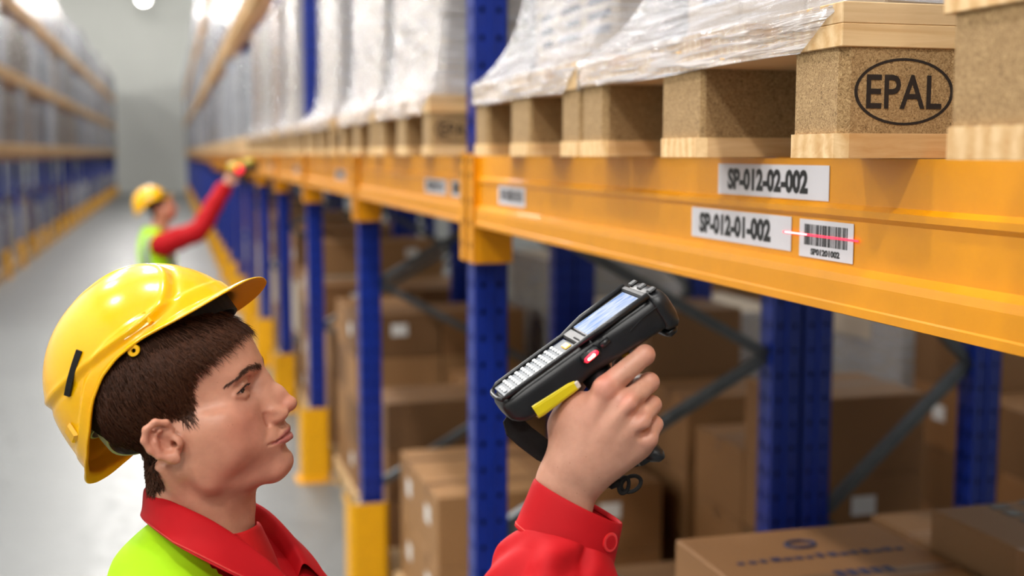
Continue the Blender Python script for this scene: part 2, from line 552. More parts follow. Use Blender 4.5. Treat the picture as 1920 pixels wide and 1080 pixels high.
# beam: open box section with steps, welded end connectors with lugs
def beam_mesh(length, mat='yellow_steel', squash=1):
    P_ = [(0, 0), (0, -.056), (-.007, -.062), (-.007, -.070), (-.002, -.076), (-.002, -.132), (-.012, -.140), (-.014, -.150), (-.014, -.176), (-.016, -.178), (-.016, -.188), (-.010, -.190), (.045, -.190), (.045, 0)]
    return MB().prism([(a, b * squash) for a, b in P_], 0, length, 'y').me('beam_profile', mat)
def conn_mesh():
    m = MB()
    m.box((-.02, 0, -.29), (-.014, .062, .006)).box((-.02, 0, -.29), (.09, .005, .006))
    return m.me('connector', 'yellow_steel')
conn_me = conn_mesh()
lug_me = MB().box((-.0215, .016, 0), (-.0195, .026, .016)).me('lug', 'dark')
bolt_me = MB().disc((.035, -.001, -.262), (0, -1, 0), .007, 10, .004).me('bolt', 'dark')
beam_cache = {}
def make_beam(x, y0, y1, z, label, group, mirror=False, detail=True, brown=False):
    L = round(y1 - y0, 3)
    L0, L = L, (L, brown)
    if L not in beam_cache: beam_cache[L] = beam_mesh(L0, 'beam_brown', .62) if brown else beam_mesh(L0)
    root = empty('rack_beam', (x, y0, z), (0, 0, math.pi if mirror else 0))
    if mirror: root.location.y = y1
    link('beam_profile', beam_cache[L], root)
    if detail:
        for yy in (0, L0 - .062):
            c = link('connector', conn_me, root, (0, yy, 0))
            if yy == 0: link('bolt', bolt_me, c)
            for zz in (-.25, -.19, -.13, -.06, -.02): link('lug', lug_me, c, (0, .01, zz))
    tag(root, label, 'rack beam', group)
    return root
make_beam(XF, -.04, YS[0] - .005, BT, 'long yellow rack beam carrying the large location labels, nearest the camera', 'front beams of the right rack')
for k in range(len(YS) - 1):
    lab = f'{ORD[k]} yellow rack beam beyond the large labelled beam on the right'
    make_beam(XF, YS[k] + .088 - .06, YS[k + 1] - .005, BT, lab, 'front beams of the right rack', detail=k < 10)
for k in range(4):
    y0 = ([-.13] + YS)[k]
    make_beam(1.80, y0 + .088, ([-.13] + YS)[k + 1] - .005, BT, f'rear yellow beam behind the right rack, {ORD[k]} bay from the camera', 'rear beams of the right rack', mirror=True)
for k in range(2, len(YS) - 1):
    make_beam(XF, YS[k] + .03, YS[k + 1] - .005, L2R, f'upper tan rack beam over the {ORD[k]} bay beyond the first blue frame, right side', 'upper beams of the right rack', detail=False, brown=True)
for k in range(-2, 21):
    y = 19.6 + 2.17 * k
    for j, z in enumerate(LEV_L):
        make_beam(XL, y + .03, y + 2.165, z, f'{("lowest", "middle", "top")[j]} level tan beam in the {LO(k)} bay {LV(k)} of the left rack', f'{("lowest", "middle", "top")[j]} beams of the left rack', mirror=True, detail=False, brown=True)

# yellow post protectors
def guard_mesh():
    m = MB()
    poly = [(-.055, -.03), (-.035, -.05), (.105, -.05), (.125, -.03), (.125, -.022), (.1, -.042), (-.03, -.042), (-.047, -.026), (-.047, .12), (-.03, .135), (-.035, .143), (-.055, .125)]
    m.prism(poly, 0.008, .47)
    return m.me('shield', 'guard_yellow')
guard_me = guard_mesh()
foot_me = MB().box((-.075, -.075, 0), (.135, -.05, .01)).box((-.085, -.06, 0), (-.055, .15, .01)).me('foot', 'guard_yellow')
gb_me = MB().disc((0, 0, .01), (0, 0, 1), .008, 8, .012).me('anchor_bolt', 'bolt')
def guard(x, y, label, group, mirror=False, detail=True):
    g = empty('post_protector', (x, y, 0))
    if mirror: g.scale.x = -1
    link('shield', guard_me, g)
    if detail:
        link('foot', foot_me, g); link('anchor_bolt', gb_me, g, (.1, -.062, 0)); link('anchor_bolt', gb_me, g, (-.07, .13, 0))
    tag(g, label, 'post guard', group)
for k, y in enumerate(YS):
    guard(XF - .012, y, f'yellow steel guard at the foot of the {ORD[k]} right-hand rack frame', 'post guards on the right', detail=k < 9)
for k in range(-2, 22):
    guard(XL + .012, 19.6 + 2.17 * k, f'{LO(k)} yellow post guard {LV(k)} along the left side of the aisle', 'post guards on the left', mirror=True, detail=k < 3)

# ------------------------------------------------------------------ location labels on the beams
def beam_label(y0, y1, z0, z1, x, text=None, size=.03, sx=.8, label='', barcode=None, small=None, group='location labels', lines=0):
    """paper label glued to the aisle face (-X); y0 far end, y1 near end"""
    root = empty('location_label', (x, (y0 + y1) / 2, (z0 + z1) / 2), (math.pi / 2, 0, -math.pi / 2))
    w, h = abs(y1 - y0), z1 - z0
    MB().box((-w / 2, -h / 2, -.0006), (w / 2, h / 2, 0), 0).build('paper', 'label', root)
    if text:
        for s, sz, px, py, sxx in text:
            link('printing', text_mesh(s, sz[1], 'ink', .0003, 1, sz[1] * .05, sz), root, (px, py, .0002))
    if barcode:
        bx0, bx1, by0, by1 = barcode
        r2 = random.Random(12); m = MB(); xx = bx0
        while xx < bx1 - .001:
            wd = r2.choice((.0007, .0011, .0018, .0026)) * (bx1 - bx0) / .1
            m.box((xx, by0, .0), (min(xx + wd, bx1), by1, .0003)); xx += wd + r2.choice((.0008, .0012, .002)) * (bx1 - bx0) / .1
        m.build('barcode', 'ink', root)
    tag(root, label, 'label', group)
    return root
beam_label(1.715, 1.389, 1.990, 2.035, XF - .0012, [('SP-012-02-002', (.240, .032), -.010, .0005, 1)], label='white label reading SP-012-02-002 on the upper part of the yellow beam')
beam_label(1.806, 1.480, 1.920, 1.966, XF - .0034, [('SP-012-01-002', (.238, .032), -.014, .0005, 1)], label='white label reading SP-012-01-002 left of the barcode')
beam_label(1.457, 1.324, 1.916, 1.965, XF - .0034, [('SP01201002', (.072, .0085), 0, -.0165, 1)], barcode=(-.053, .053, -.0085, .0185), label='white barcode label with SP01201002 under the bars, crossed by a red line')
beam_label(3.008, 2.767, 1.924, 1.972, XF - .0034, None, barcode=(-.1, .1, -.014, .014), label='small blurred white label on the near yellow beam beside the first blue frame')
beam_label(3.945, 3.628, 1.925, 1.975, XF - .0034, None, barcode=(-.13, .13, -.016, .016), label='blurred wide white label on the second beam from the camera')
beam_label(3.553, 3.427, 1.925, 1.975, XF - .0034, None, barcode=(-.045, .045, -.016, .016), label='blurred narrow white label on the second beam, beside the wide one')
for k in range(1, 5):
    y = YS[k]
    beam_label(y + .75, y + .43, 1.925, 1.975, XF - .0034, None, barcode=(-.13, .13, -.016, .016), label=f'blurred white label on the {ORD[k]} rack beam beyond the large labelled beam')
lz = empty('laser_line', (XF - .0042, 1.406, 1.945), (0, 0, 0))  # projected scanner light, built as thin glowing strips on the beam face
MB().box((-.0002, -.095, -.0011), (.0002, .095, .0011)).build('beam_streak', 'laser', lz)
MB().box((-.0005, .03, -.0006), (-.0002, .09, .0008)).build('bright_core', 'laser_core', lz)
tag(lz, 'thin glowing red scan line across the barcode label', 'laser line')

# ------------------------------------------------------------------ pallets
PB, PK, PS, PD = .027, .093, .025, .023      # bottom board, block, stringer, deck board heights
PH = PB + PK + PS + PD
def chamfered(w, d, h, c):
    return [(c, 0), (w - c, 0), (w, c), (w, d - c), (w - c, d), (c, d), (0, d - c), (0, c)]
pal_cache = {}
def make_pallet(W, D, mark=True):
    """W along the aisle (Y), D deep (X); origin at aisle-side near corner on the beam"""
    root = empty('wooden_pallet')
    key = (W, D)
    if key not in pal_cache:
        bw = .12; mw = .15
        pc = {}
        pc['bo'] = MB().prism(chamfered(D, bw, 0, .012), 0, PB).me('bottom_board', 'wood_board')
        pc['bm'] = MB().prism(chamfered(D, mw, 0, .012), 0, PB).me('bottom_board', 'wood_board')
        pc['ko'] = MB().prism(chamfered(.165, bw - .006, 0, .01), 0, PK).me('block', 'wood_block')
        pc['km'] = MB().prism(chamfered(.165, mw - .006, 0, .006), 0, PK).me('block', 'wood_block')
        pc['s'] = MB().box((0, 0, 0), (.165, W, PS), .001).me('stringer', 'wood_board')
        pc['d'] = MB().box((0, 0, 0), (D, .145, PD), .001).me('deck_board', 'wood_deck')
        pc['d2'] = MB().box((0, 0, 0), (D, .1, PD), .001).me('deck_board', 'wood_deck')
        bm_ = MB()
        el = [(.095 * .5 * 1.0 * math.cos(a), .0365 * math.sin(a)) for a in np.linspace(0, 2 * math.pi, 48, endpoint=False)]
        v = []; fc = []
        for (a, b) in el:
            v += [(.062 * a / .0475, 0, b), (.058 * a / .0475, 0, b * .925)]
        n = len(el)
        for i in range(n):
            j = (i + 1) % n; fc.append((2 * i, 2 * j, 2 * j + 1, 2 * i + 1))
        bm_.add(v, fc)
        pc['ring'] = bm_.me('brand_ring', 'brand')
        pc['txt'] = text_mesh('EPAL', .052, 'brand', .0002, .86, .0006)
        pal_cache[key] = pc
    pc = pal_cache[key]
    ys = (0, (W - .15) / 2, W - .12)
    for i, yy in enumerate(ys):
        link('bottom_board', pc['bm' if i == 1 else 'bo'], root, (0, yy, 0))
        for j, xx in enumerate((.004, (D - .165) / 2, D - .169)):
            k = link('block', pc['km' if i == 1 else 'ko'], root, (xx, yy + .003, PB))
            if i == 0 and j == 0 and mark:
                link('brand_ring', pc['ring'], k, (.076, -.0006, PK * .49))
                link('brand_lettering', pc['txt'], k, (.076, -.0007, PK * .49), (math.pi / 2, 0, 0))
    for xx in (0, (D - .165) / 2, D - .165):
        link('stringer', pc['s'], root, (xx, 0, PB + PK))
    for yy, t in ((0, 'd'), (.145 + (W - .49) * .28 - .02, 'd2'), ((W - .145) / 2, 'd'), (W - .145 - .1 - (W - .49) * .28 + .02, 'd2'), (W - .145, 'd')):
        link('deck_board', pc[t], root, (0, yy, PB + PK + PS))
    return root
def far_pallet_mesh(W, D):
    m = MB()
    for yy, w in ((0, .12), ((W - .15) / 2, .15), (W - .12, .12)):
        m.box((0, yy, 0), (D, yy + w, PB))
        for xx in (.004, D - .169): m.box((xx, yy + .003, PB), (xx + .165, yy + w - .003, PB + PK))
    m.box((0, 0, PB + PK), (.165, W, PB + PK + PS)).box((D - .165, 0, PB + PK), (D, W, PB + PK + PS))
    for yy in np.linspace(0, W - .145, 5): m.box((0, yy, PB + PK + PS), (D, yy + .145, PH))
    return m.me('wooden_pallet', 'wood_deck')

# stretch wrap hugging pallet deck and load
def wrap_mesh(W, D, h, inset, z_low0, seed, mat, amp=.004, nx=30, nz=44, skirt=.006, slope=.26, high=False):
    r = np.random.default_rng(seed)
    ph = r.uniform(0, 6.28, 24)
    pts = []; fc = []
    per = []
    n_side = nx
    for s in range(4):
        for i in range(n_side):
            per.append((s, i / n_side))
    for j in range(nz + 1):
        q = j / nz
        for (s, t) in per:
            up = 1.0 if (s == 3 or high) else (max(0, 1 - t / .1) if s == 0 else max(0, (t - .8) / .2) if s == 2 else 0)
            z_low = z_low0 + (PH + .003 - z_low0) * up
            z = z_low + (h - z_low) * (q ** 1.7)
            zz = max(0, z - PH)
            ins = inset * (1 - math.exp(-zz / (slope * .35))) if z > PH else -.004
            x0, x1, y0, y1 = ins, D - ins, ins, W - ins
            if s == 0: x, y, nx_, ny_ = x0, y0 + (y1 - y0) * t, -1, 0
            elif s == 1: x, y, nx_, ny_ = x0 + (x1 - x0) * t, y1, 0, 1
            elif s == 2: x, y, nx_, ny_ = x1, y1 - (y1 - y0) * t, 1, 0
            else: x, y, nx_, ny_ = x1 - (x1 - x0) * t, y0, 0, -1
            u = (s + t)
            fold = math.sin(z * 95 + 5.5 * math.sin(u * 3.1 + ph[0]) + u * 7 + ph[1]) * .5 + math.sin(z * 210 - u * 11 + 3 * math.sin(u * 5 + ph[2])) * .3 + math.sin(u * 37 + z * 26 + ph[3]) * .35
            d = amp * fold * min(1, (j + 1) / 4) - (amp if z > PH else 0)
            # film hangs slack between the deck boards' corners at its lower edge
            sag = -skirt * (math.sin(t * math.pi * 3 + ph[4 + s]) * .4) if j == 0 else 0
            pts.append((x + nx_ * d, y + ny_ * d, z + sag))
    m = len(per)
    for j in range(nz):
        for i in range(m):
            fc.append((j * m + i, (j + 1) * m + i, (j + 1) * m + (i + 1) % m, j * m + (i + 1) % m))
    return mesh('stretch_film', pts, fc, mat, True)

def load_mesh(W, D, h, inset, seed, mat, rows=4):
    """cartons under the film of a far load, standing slightly uneven"""
    r = random.Random(seed); m = MB()
    rows = max(1, rows)
    for k in range(rows):
        z0 = PH + (h - PH) * k / rows; z1 = PH + (h - PH) * (k + 1) / rows - .006
        for i in range(3):
            y0 = inset + (W - 2 * inset) * i / 3; y1 = inset + (W - 2 * inset) * (i + 1) / 3 - .005
            e = r.uniform(-.012, .012)
            m.box((inset + e, y0, z0), (D - inset, y1, z1))
    return m.me('wrapped_load', mat)

# near pallets, full detail
def stretch_load(x, y, z, W, D, h, inset, label, seed, card='card_pale', print_=True, high=False):
    root = empty('wrapped_load', (x, y, z))
    i2 = inset + .012
    r = random.Random(seed)
    rows, colsn = 4, 3
    for k in range(rows):
        z0 = PH + (h - PH) * k / rows + .001; z1 = PH + (h - PH) * (k + 1) / rows - .003
        for i in range(colsn):
            y0 = i2 + (W - 2 * i2) * i / colsn + .002; y1 = i2 + (W - 2 * i2) * (i + 1) / colsn - .002
            b = MB().box((i2, y0, z0), (D - i2, y1, z1), .003).build('carton', card, root)
            if print_:
                m = MB()
                for q in range(3):
                    zz = z0 + (z1 - z0) * (.35 + .14 * q)
                    m.box((i2 - .0012, y0 + .05, zz), (i2 - .0003, y0 + .05 + r.uniform(.08, .16), zz + .014))
                m.build('printing', 'ink_blue', b)
                m = MB()
                for q in range(5):
                    zz = z0 + (z1 - z0) * (.25 + .11 * q)
                    m.box((i2 + .08, y0 - .0012, zz), (i2 + .08 + r.uniform(.1, .22), y0 - .0003, zz + .014))
                m.build('printing', 'ink_blue', b)
    link('stretch_film', wrap_mesh(W, D, h, inset, PB + PK - .004 + .002, seed, M['film_dense'], high=high), root)
    tag(root, label, 'pallet load', 'wrapped loads on the right rack')
    return root
near = [  # x, y, W, inset, pallet label, load label
    (.624, .02, .888, .10, 'nearest wooden pallet, cut by the right edge of the picture', 'wrapped load on the nearest pallet, above the picture'),
    (.70, 1.198, .885, .13, 'wooden pallet with the large EPAL mark above the two location labels', 'white stretch-wrapped load on the pallet with the large EPAL mark'),
    (.705, 2.10, .80, .11, 'wooden pallet between the large EPAL pallet and the first blue frame', 'shiny stretch-wrapped load beside the first blue frame'),
]
for i, (x, y, W, ins, pl, ll) in enumerate(near):
    p = make_pallet(W, 1.15); p.location = (x, y, BT + .001)
    tag(p, pl, 'pallet', 'pallets on the right rack')
    stretch_load(x, y, BT + .001, W, 1.15, 1.02, ins, ll, 11 + i, 'card_pale', high=i == 0)
proto = None
for b in range(4):
    for j in range(2):
        y = YS[b] + .13 + j * 1.0
        W = .93
        if proto is None:
            proto = p = make_pallet(W, 1.15)
        else: p = copy_tree(proto)
        p.location = (.705 + random.uniform(-.01, .01), y, BT + .001)
        tag(p, f'blurred wooden pallet, {("near", "far")[j]} one in the {ORD[b]} bay beyond the first blue frame', 'pallet', 'pallets on the right rack')
        root = stretch_load(p.location.x, y, BT + .001, W, 1.15, 1.08, .185 if (b, j) == (1, 1) else .05, f'blurred film-wrapped load, {("near", "far")[j]} one in the {ORD[b]} bay beyond the first blue frame', 40 + b * 2 + j, random.choice(('card_pale', 'card_c')), False)
fp = far_pallet_mesh(.93, 1.1)
fl = [load_mesh(.93, 1.1, 1.0 + .04 * i, .04, i, M[f'goods_{i % 6}'], 1 + i % 4) for i in range(8)]
def far_unit(x, y, z, pl, ll, grp, mirror=False):
    p = link('wooden_pallet', fp, None, (x, y, z), (0, 0, math.pi if mirror else 0))
    tag(p, pl, 'pallet', 'pallets ' + grp)
    o = link('wrapped_load', random.choice(fl), None, (x, y, z), (0, 0, math.pi if mirror else 0))
    tag(o, ll, 'pallet load', 'wrapped loads ' + grp)
for b in range(4, len(YS) - 1):
    for j in range(2):
        far_unit(.71, YS[b] + .14 + j * 1.0, BT + .001, f'blurred pallet on the yellow beam, {("near", "far")[j]} one, {ORD[b]} bay down the right', f'blurred wrapped load on the yellow beam, {("near", "far")[j]} one, {ORD[b]} bay down the right', 'far down the right rack')
for b in range(2, len(YS) - 1):
    for j in range(2):
        far_unit(.71, YS[b] + .14 + j * 1.0, L2R + .001, f'blurred pallet on the upper level, {("near", "far")[j]} one, {ORD[b]} bay down the right', f'blurred wrapped load on the upper level, {("near", "far")[j]} one, {ORD[b]} bay down the right', 'on the upper level of the right rack')
for b in range(8, len(YS) - 1):
    make_beam(XF, YS[b] + .03, YS[b + 1] - .005, 4.72, f'highest tan rack beam over the {ORD[b]} bay beyond the first blue frame, right side', 'highest beams of the right rack', detail=False, brown=True)
    for j in range(2):
        far_unit(.71, YS[b] + .14 + j * 1.0, 4.721, f'blurred pallet on the highest level, {("near", "far")[j]} one, {ORD[b]} bay down the right', f'blurred wrapped load on the highest level, {("near", "far")[j]} one, {ORD[b]} bay down the right', 'on the highest level of the right rack')
for k in range(-2, 21):
    for j in range(2):
        far_unit(XL + .02, 19.6 + 2.17 * k + 1.1 + j * 1.0, .001, f'blurred pallet on the floor, {("near", "far")[j]} one, {LO(k)} bay {LV(k, True)} left', f'blurred load on the floor, {("near", "far")[j]} one, {LO(k)} bay {LV(k, True)} left', 'on the floor under the left rack', True)
for k in range(-2, 21):
    for li, z in enumerate(LEV_L):
        for j in range(2):
            nm = ('lowest', 'middle', 'top')[li]
            far_unit(XL + .09, 19.6 + 2.17 * k + 1.1 + j * 1.0, z + .001, f'blurred pallet on the {nm} beam level, {("near", "far")[j]} one, {LO(k)} bay {LV(k, True)} left', f'blurred load on the {nm} beam level, {("near", "far")[j]} one, {LO(k)} bay {LV(k, True)} left', f'on the {nm} level of the left rack', True)
# ------------------------------------------------------------------ organic surfaces: implicit volumes meshed by surface nets
class Vol:
    def __init__(self, lo, hi, h):
        self.lo = np.array(lo, float); self.h = h
        self.n = np.ceil((np.array(hi, float) - self.lo) / h).astype(int) + 1
        self.d = np.full(self.n, 1e3, np.float32)
        self.ax = [(self.lo[i] + np.arange(self.n[i]) * h).astype(np.float32) for i in range(3)]
    def sub(self, lo, hi):
        sl = []
        for i in range(3):
            a = int(np.clip(math.floor((lo[i] - self.lo[i]) / self.h), 0, self.n[i]))
            b = int(np.clip(math.ceil((hi[i] - self.lo[i]) / self.h) + 1, 0, self.n[i]))
            sl.append(slice(a, b))
        if any(s.stop <= s.start for s in sl): return None, None
        return tuple(sl), np.meshgrid(*[self.ax[i][sl[i]] for i in range(3)], indexing='ij', sparse=True)
    def apply(self, fn, lo, hi, k, op):
        pad = max(3 * self.h, k * 1.2)
        sl, g = self.sub(np.array(lo) - pad, np.array(hi) + pad)
        if sl is None: return
        a = self.d[sl]; b = fn(*g).astype(np.float32)
        if op == 'add':
            if k: hh = np.clip(.5 + .5 * (a - b) / k, 0, 1); r = a * (1 - hh) + b * hh - k * hh * (1 - hh)
            else: r = np.minimum(a, b)
        elif op == 'cut':
            if k: hh = np.clip(.5 - .5 * (a + b) / k, 0, 1); r = a * (1 - hh) - b * hh + k * hh * (1 - hh)
            else: r = np.maximum(a, -b)
        self.d[sl] = r
    def ell(self, c, r, k=6, op='add', rot=None):
        """ellipsoid; rot = Euler degrees"""
        c = np.array(c, float); r = np.array(r, float)
        Rm = np.array(Euler([math.radians(q) for q in rot]).to_matrix()).T if rot else np.eye(3)
        def fn(x, y, z):
            x = x - c[0]; y = y - c[1]; z = z - c[2]
            u = (Rm[0, 0] * x + Rm[0, 1] * y + Rm[0, 2] * z); v = (Rm[1, 0] * x + Rm[1, 1] * y + Rm[1, 2] * z); w = (Rm[2, 0] * x + Rm[2, 1] * y + Rm[2, 2] * z)
            k0 = np.sqrt((u / r[0]) ** 2 + (v / r[1]) ** 2 + (w / r[2]) ** 2)
            k1 = np.sqrt((u / r[0] ** 2) ** 2 + (v / r[1] ** 2) ** 2 + (w / r[2] ** 2) ** 2)
            return k0 * (k0 - 1) / np.maximum(k1, 1e-6)
        m = r.max() if rot else r
        self.apply(fn, c - m, c + m, k, op)
    def cap(self, a, b, ra, rb=None, k=6, op='add', flat=None):
        """round cone from a to b; flat=(axis vector, factor) squashes across an axis"""
        rb = ra if rb is None else rb
        a = np.array(a, float); b = np.array(b, float); ab = b - a; L2 = max(ab @ ab, 1e-9)
        def fn(x, y, z):
            px, py, pz = x - a[0], y - a[1], z - a[2]
            t = np.clip((px * ab[0] + py * ab[1] + pz * ab[2]) / L2, 0, 1)
            dx, dy, dz = px - t * ab[0], py - t * ab[1], pz - t * ab[2]
            if flat:
                n, fct = flat
                q = (dx * n[0] + dy * n[1] + dz * n[2]) * (1 / fct - 1)
                dx, dy, dz = dx + q * n[0], dy + q * n[1], dz + q * n[2]
            return np.sqrt(dx * dx + dy * dy + dz * dz) - (ra + (rb - ra) * t)
        m = max(ra, rb)
        self.apply(fn, np.minimum(a, b) - m, np.maximum(a, b) + m, k, op)
    def both(self, meth, *args, **kw):
        """mirror a primitive across y = 0"""
        getattr(self, meth)(*args, **kw)
        fl = lambda p: (p[0], -p[1], p[2])
        if meth == 'ell':
            kw2 = dict(kw)
            if kw.get('rot'): kw2['rot'] = (-kw['rot'][0], kw['rot'][1], -kw['rot'][2])
            self.ell(fl(args[0]), *args[1:], **kw2)
        else: self.cap(fl(args[0]), fl(args[1]), *args[2:], **kw)
    def chain(self, pts, rad, k=6, op='add', flat=None):
        for i in range(len(pts) - 1): self.cap(pts[i], pts[i + 1], rad[i], rad[i + 1], k, op, flat)
    def blur(self, n=1):
        d = self.d
        for _ in range(n):
            for ax in range(3):
                s = np.roll(d, 1, ax) + np.roll(d, -1, ax) + 2 * d
                d = s * .25
        self.d = d
    def nets(self, iso=0.0):
        d = self.d - iso; inside = d < 0
        n = self.n
        acc = np.zeros(tuple(n - 1) + (3,), np.float32); cnt = np.zeros(tuple(n - 1), np.float32)
        idx = [(0, 0, 0), (1, 0, 0), (0, 1, 0), (1, 1, 0), (0, 0, 1), (1, 0, 1), (0, 1, 1), (1, 1, 1)]
        def g(a, o): return a[o[0]:n[0] - 1 + o[0], o[1]:n[1] - 1 + o[1], o[2]:n[2] - 1 + o[2]]
        any_in = np.zeros(tuple(n - 1), bool); all_in = np.ones(tuple(n - 1), bool)
        for o in idx: any_in |= g(inside, o); all_in &= g(inside, o)
        act = any_in & ~all_in
        ii = np.argwhere(act)
        vid = np.full(tuple(n - 1), -1, np.int64); vid[act] = np.arange(len(ii))
        P_ = np.zeros((len(ii), 3)); C_ = np.zeros(len(ii))
        for a in range(8):
            for b in range(a + 1, 8):
                oa, ob = np.array(idx[a]), np.array(idx[b])
                if np.abs(oa - ob).sum() != 1: continue
                da = d[ii[:, 0] + oa[0], ii[:, 1] + oa[1], ii[:, 2] + oa[2]]; db = d[ii[:, 0] + ob[0], ii[:, 1] + ob[1], ii[:, 2] + ob[2]]
                cr = (da < 0) != (db < 0)
                t = np.where(cr, da / np.where(cr, da - db, 1), 0)
                P_[cr] += (oa + (ob - oa) * t[:, None])[cr]; C_[cr] += 1
        V = self.lo + (ii + P_ / C_[:, None]) * self.h
        Fs = []
        for ax in range(3):
            o1, o2 = [(1, 2), (2, 0), (0, 1)][ax]
            sl0 = [slice(None)] * 3; sl1 = [slice(None)] * 3
            sl0[ax] = slice(0, -1); sl1[ax] = slice(1, None)
            ch = inside[tuple(sl0)] != inside[tuple(sl1)]
            e = np.argwhere(ch)
            e = e[(e[:, o1] > 0) & (e[:, o2] > 0) & (e[:, o1] < n[o1] - 1) & (e[:, o2] < n[o2] - 1)]
            q = []
            for (s1, s2) in ((0, 0), (-1, 0), (-1, -1), (0, -1)):
                c = e.copy(); c[:, o1] += s1; c[:, o2] += s2
                q.append(vid[c[:, 0], c[:, 1], c[:, 2]])
            q = np.stack(q, 1)
            fl = inside[e[:, 0], e[:, 1], e[:, 2]]
            q[~fl] = q[~fl][:, ::-1]
            Fs.append(q[(q >= 0).all(1)])
        return V, np.concatenate(Fs)

def relax(V, F_, it=2, lam=.5):
    n = len(V)
    e = np.concatenate([F_[:, [0, 1]], F_[:, [1, 2]], F_[:, [2, 3]], F_[:, [3, 0]]])
    for _ in range(it):
        acc = np.zeros_like(V)
        c = np.bincount(e[:, 0], minlength=n) + np.bincount(e[:, 1], minlength=n)
        for a in range(3):
            acc[:, a] = np.bincount(e[:, 0], V[e[:, 1], a], n) + np.bincount(e[:, 1], V[e[:, 0], a], n)
        V = V * (1 - lam) + lam * acc / np.maximum(c, 1)[:, None]
    return V

def np_mesh(name, V, F_, mat, smooth=True, col=None):
    me = bpy.data.meshes.new(name)
    me.vertices.add(len(V)); me.vertices.foreach_set('co', np.asarray(V, np.float32).ravel())
    k = F_.shape[1]
    me.loops.add(F_.size); me.loops.foreach_set('vertex_index', F_.astype(np.int32).ravel())
    me.polygons.add(len(F_)); me.polygons.foreach_set('loop_start', (np.arange(len(F_)) * k).astype(np.int32))
    me.polygons.foreach_set('loop_total', np.full(len(F_), k, np.int32))
    me.update(calc_edges=True); me.validate()
    if smooth: me.polygons.foreach_set('use_smooth', [True] * len(me.polygons))
    me.materials.append(M[mat] if isinstance(mat, str) else mat)
    if col is not None:
        at = me.color_attributes.new('tone', 'FLOAT_COLOR', 'POINT')
        at.data.foreach_set('color', np.concatenate([col, np.ones((len(col), 1))], 1).astype(np.float32).ravel())
    return me

def xf(V, Mx):
    Mx = np.array(Mx)
    return np.asarray(V) @ Mx[:3, :3].T + Mx[:3, 3]

def skin_material():
    t = NT('skin')
    at = t.n('ShaderNodeAttribute', attribute_name='tone')
    v = t.coord()
    n1 = t.noise(v, 130, 5, .6); n2 = t.noise(v, 35, 4, .6)
    mo = t.ramp(n2, [(.35, (.90, .85, .83, 1)), (.65, (1.06, 1.03, 1.02, 1))])
    c = t.mixc(1.0, at.outputs['Color'], mo, 'MULTIPLY')
    pv = t.n('ShaderNodeTexVoronoi'); pv.inputs['Scale'].default_value = 95
    t.l(v, pv.inputs['Vector'])
    mole = t.ramp(pv.outputs['Distance'], [(.05, (.62, .45, .36, 1)), (.085, (1, 1, 1, 1))])
    c = t.mixc(.45, c, t.mixc(1.0, c, mole, 'MULTIPLY'))
    t.l(c, t.b.inputs['Base Color'])
    t.set(Roughness=.42)
    t.b.inputs['Specular IOR Level'].default_value = .42
    t.b.inputs['Subsurface Weight'].default_value = .22
    t.b.inputs['Subsurface Radius'].default_value = (1, .36, .2)
    t.b.inputs['Subsurface Scale'].default_value = .004
    hi = t.noise(v, 900, 2, .5)
    t.bump(t.mixc(.4, hi, n1), .16, .0009)
    M['skin'] = t.m
skin_material()
M['hair'] = mat_plain('hair_brown', srgb(80, 46, 27), .45, var=.35, scale=260, spec=.3)
M['hair_cap'] = mat_plain('hair_cap', srgb(44, 27, 18), .95, var=.3, scale=260, spec=.1)
M['brow'] = mat_plain('brow_hair', srgb(92, 62, 46), .6, var=.3, scale=300)
M['eye_white'] = mat_plain('eye_white', srgb(226, 214, 206), .12, var=.02)
M['iris'] = mat_plain('iris_brown', srgb(56, 34, 22), .1, var=.3, scale=900)
M['lash'] = mat_plain('lash', srgb(28, 18, 14), .6)

